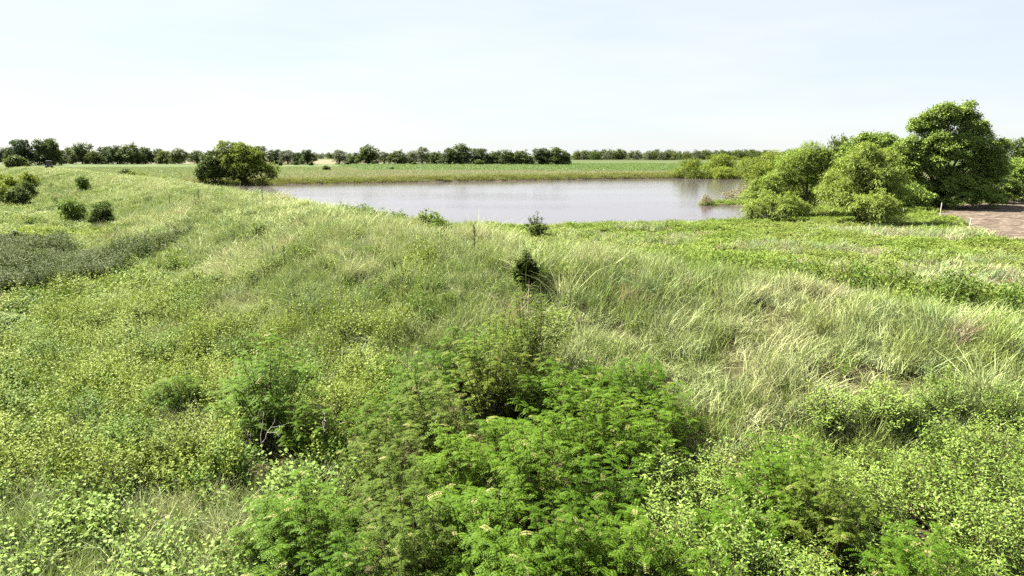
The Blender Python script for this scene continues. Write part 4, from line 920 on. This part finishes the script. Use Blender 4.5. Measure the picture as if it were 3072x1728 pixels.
# bare dead twigs by the hollow
def dead_mesh(seed):
    r_ = np.random.default_rng(seed); paths = []
    def grow(p, d, L_, rd, lev):
        t = np.linspace(0, 1, 4)[:, None]; e = p+d*L_; P = p+(e-p)*t+r_.normal(0, .03*L_, (4, 3))*np.sin(np.pi*t); paths.append((P, np.linspace(rd, rd*.5, 4)))
        if lev < 3:
            for _ in range(3):
                nd = nrm((d+r_.normal(0, .55, 3))[None])[0]; grow(P[r_.integers(2, 4)], nd, L_*.62, rd*.55, lev+1)
    grow(np.array([0, 0, -.1]), np.array([.1, 0, 1.]), .7, .012, 0)
    return mesh_idx('dead_twigs', *tubes(paths, 4), DEADWOOD)
for x, y, s, rz, lab, sd_ in [(-4.75,15.6,1.25,.5,'bare pale forked twigs right of the dark hollow',651),(-5.75,14.7,1.1,2.0,'bare pale twigs at the bottom of the dark hollow',652),(44.6,80.5,1.9,1.0,'bare grey branches between the broad willow and the tall tree',653)]:
    o = link('dead_branch', dead_mesh(sd_), None, (x, y, gz(x, y)), rz, (s, s, s)); tag(o, lab, 'branch')

# ---------------------------------------------------------------- survey stakes
STAKE = solid('stake_wood', (.66,.58,.46), (.78,.71,.60), 12, .8)
for x, y, h, tl, lab in [(51.0,81.5,1.6,.02,'pale wooden stake at the soil edge below the tall tree'),(44.4,77.6,1.35,-.02,'pale wooden stake in the weeds right of the broad willow'),(42.0,62.6,1.45,.03,'pale wooden stake at the near corner of the bare soil')]:
    w_ = .045; V_ = []; zs_ = [-.2, h-.09, h]
    for z_, q in zip(zs_, (1, 1, .35)): V_ += [(-w_*q, -w_*.55*q, z_), (w_*q, -w_*.55*q, z_), (w_*q, w_*.55*q, z_), (-w_*q, w_*.55*q, z_)]
    F_ = [(4*a+b, 4*a+(b+1) % 4, 4*a+4+(b+1) % 4, 4*a+4+b) for a in range(2) for b in range(4)]+[(8, 9, 10, 11)]
    o = link('survey_stake', mesh_idx('survey_stake', np.array(V_), np.array(F_), STAKE, False), None, (x, y, gz(x, y)), .4); o.rotation_euler = (tl, tl, .4)
    tag(o, lab, 'stake', 'survey stakes')

# ---------------------------------------------------------------- utility vehicle on the dam
PAINT = solid('vehicle_paint', (.012,.013,.015), (.02,.02,.022), 3, .35, spec=.5); RUB = solid('tyre_rubber', (.015,.015,.015), (.03,.028,.025), 10, .9)
TUBE = solid('cage_tube', (.02,.02,.02), None, 3, .4, metal=.3); SEATM = solid('seat_vinyl', (.03,.03,.03), None, 6, .6); RIM = solid('wheel_rim', (.25,.25,.26), None, 3, .4, metal=.8); LAMP = solid('headlight_lens', (.7,.7,.72), None, 3, .15)
m, N, Lk = new_mat('windscreen'); o = N.new('ShaderNodeOutputMaterial'); p = N.new('ShaderNodeBsdfPrincipled'); Lk(p.outputs[0], o.inputs[0]); p.inputs['Base Color'].default_value = (.1, .11, .12, 1); p.inputs['Roughness'].default_value = .08; p.inputs['Alpha'].default_value = .25
GLASS = m
def boxes(name, bs, mat):
    V_ = []; F_ = []
    for cx, cy, cz, sx, sy, sz, tp in bs:      # tp: taper of the top
        b = len(V_)
        for z_, q in ((-1, 1), (1, tp)):
            V_ += [(cx-sx/2*q, cy-sy/2*q, cz+z_*sz/2), (cx+sx/2*q, cy-sy/2*q, cz+z_*sz/2), (cx+sx/2*q, cy+sy/2*q, cz+z_*sz/2), (cx-sx/2*q, cy+sy/2*q, cz+z_*sz/2)]
        F_ += [(b, b+3, b+2, b+1), (b+4, b+5, b+6, b+7)]+[(b+k_, b+(k_+1) % 4, b+4+(k_+1) % 4, b+4+k_) for k_ in range(4)]
    return mesh_idx(name, np.array(V_), np.array(F_), mat, False)
ux, uy = -121.5, 182
ve = bpy.data.objects.new('utility_vehicle', None); COL.objects.link(ve); ve.location = (ux, uy, gz(ux, uy)+.3); ve.rotation_euler = (0, 0, rad(28))
tag(ve, 'black roofed open sided utility vehicle parked on the far dam crest', 'vehicle')
link('body', boxes('body', [(0,-.95,.72,1.35,1.1,.42,.86),(0,.2,.5,1.45,1.5,.3,.97),(0,1.1,.75,1.4,.95,.4,1.0),(0,-1.5,.55,1.2,.14,.26,.9),(-.62,.2,.72,.12,1.1,.3,.9),(.62,.2,.72,.12,1.1,.3,.9)], PAINT), ve)
link('roof', boxes('roof', [(0,.15,1.93,1.4,1.65,.07,.94),(0,.15,1.98,1.2,1.4,.05,.9)], PAINT), ve)
for sx in (-1, 1):
    for py0, py1 in ((-.62, -.45), (.85, .8)):
        link('cage_post', mesh_idx('cage_post', *tubes([(np.array([(sx*.64, py0, .7), (sx*.64, (py0+py1)/2, 1.3), (sx*.6, py1, 1.92)]), [.03, .03, .03])], 6), TUBE), ve)
    link('seat', boxes('seat', [(sx*.34,.25,.78,.5,.5,.16,.9),(sx*.34,.52,1.1,.48,.14,.55,.8)], SEATM), ve)
    lb_ = link('headlight', boxes('headlight', [(sx*.45,-1.51,.76,.22,.06,.12,.8)], LAMP), ve)
    for wy in (-1.0, 1.0):
        a = np.linspace(0, 2*np.pi, 17)[:-1]; prof = [(-.13,.2),(-.13,.3),(-.09,.335),(.09,.335),(.13,.3),(.13,.2)]
        V_ = np.array([(px_, rr_*math.cos(t), rr_*math.sin(t)) for px_, rr_ in prof for t in a]); F_ = np.array([(i*16+j, i*16+(j+1) % 16, (i+1)*16+(j+1) % 16, (i+1)*16+j) for i in range(5) for j in range(16)])
        wh = link('wheel', mesh_idx('tyre', V_, F_, RUB), ve, (sx*.68, wy, .335))
        V2 = np.array([(px_, rr_*math.cos(t), rr_*math.sin(t)) for px_, rr_ in ((-.08,.03),(-.1,.2),(.1,.2),(.08,.03)) for t in a]); F2 = np.array([(i*16+j, i*16+(j+1) % 16, (i+1)*16+(j+1) % 16, (i+1)*16+j) for i in range(3) for j in range(16)])
        link('rim', mesh_idx('rim', V2, F2, RIM), wh)
link('windscreen', boxes('windscreen', [(0,-.54,1.38,1.2,.02,.8,.96)], GLASS), ve)
link('steering_wheel', mesh_idx('steering_wheel', *tubes([(np.array([(-.34+.17*math.cos(t), -.12+.05*math.sin(t), 1.12+.16*math.sin(t)) for t in np.linspace(0, 2*np.pi, 13)]), [.018]*13)], 5), TUBE), ve)
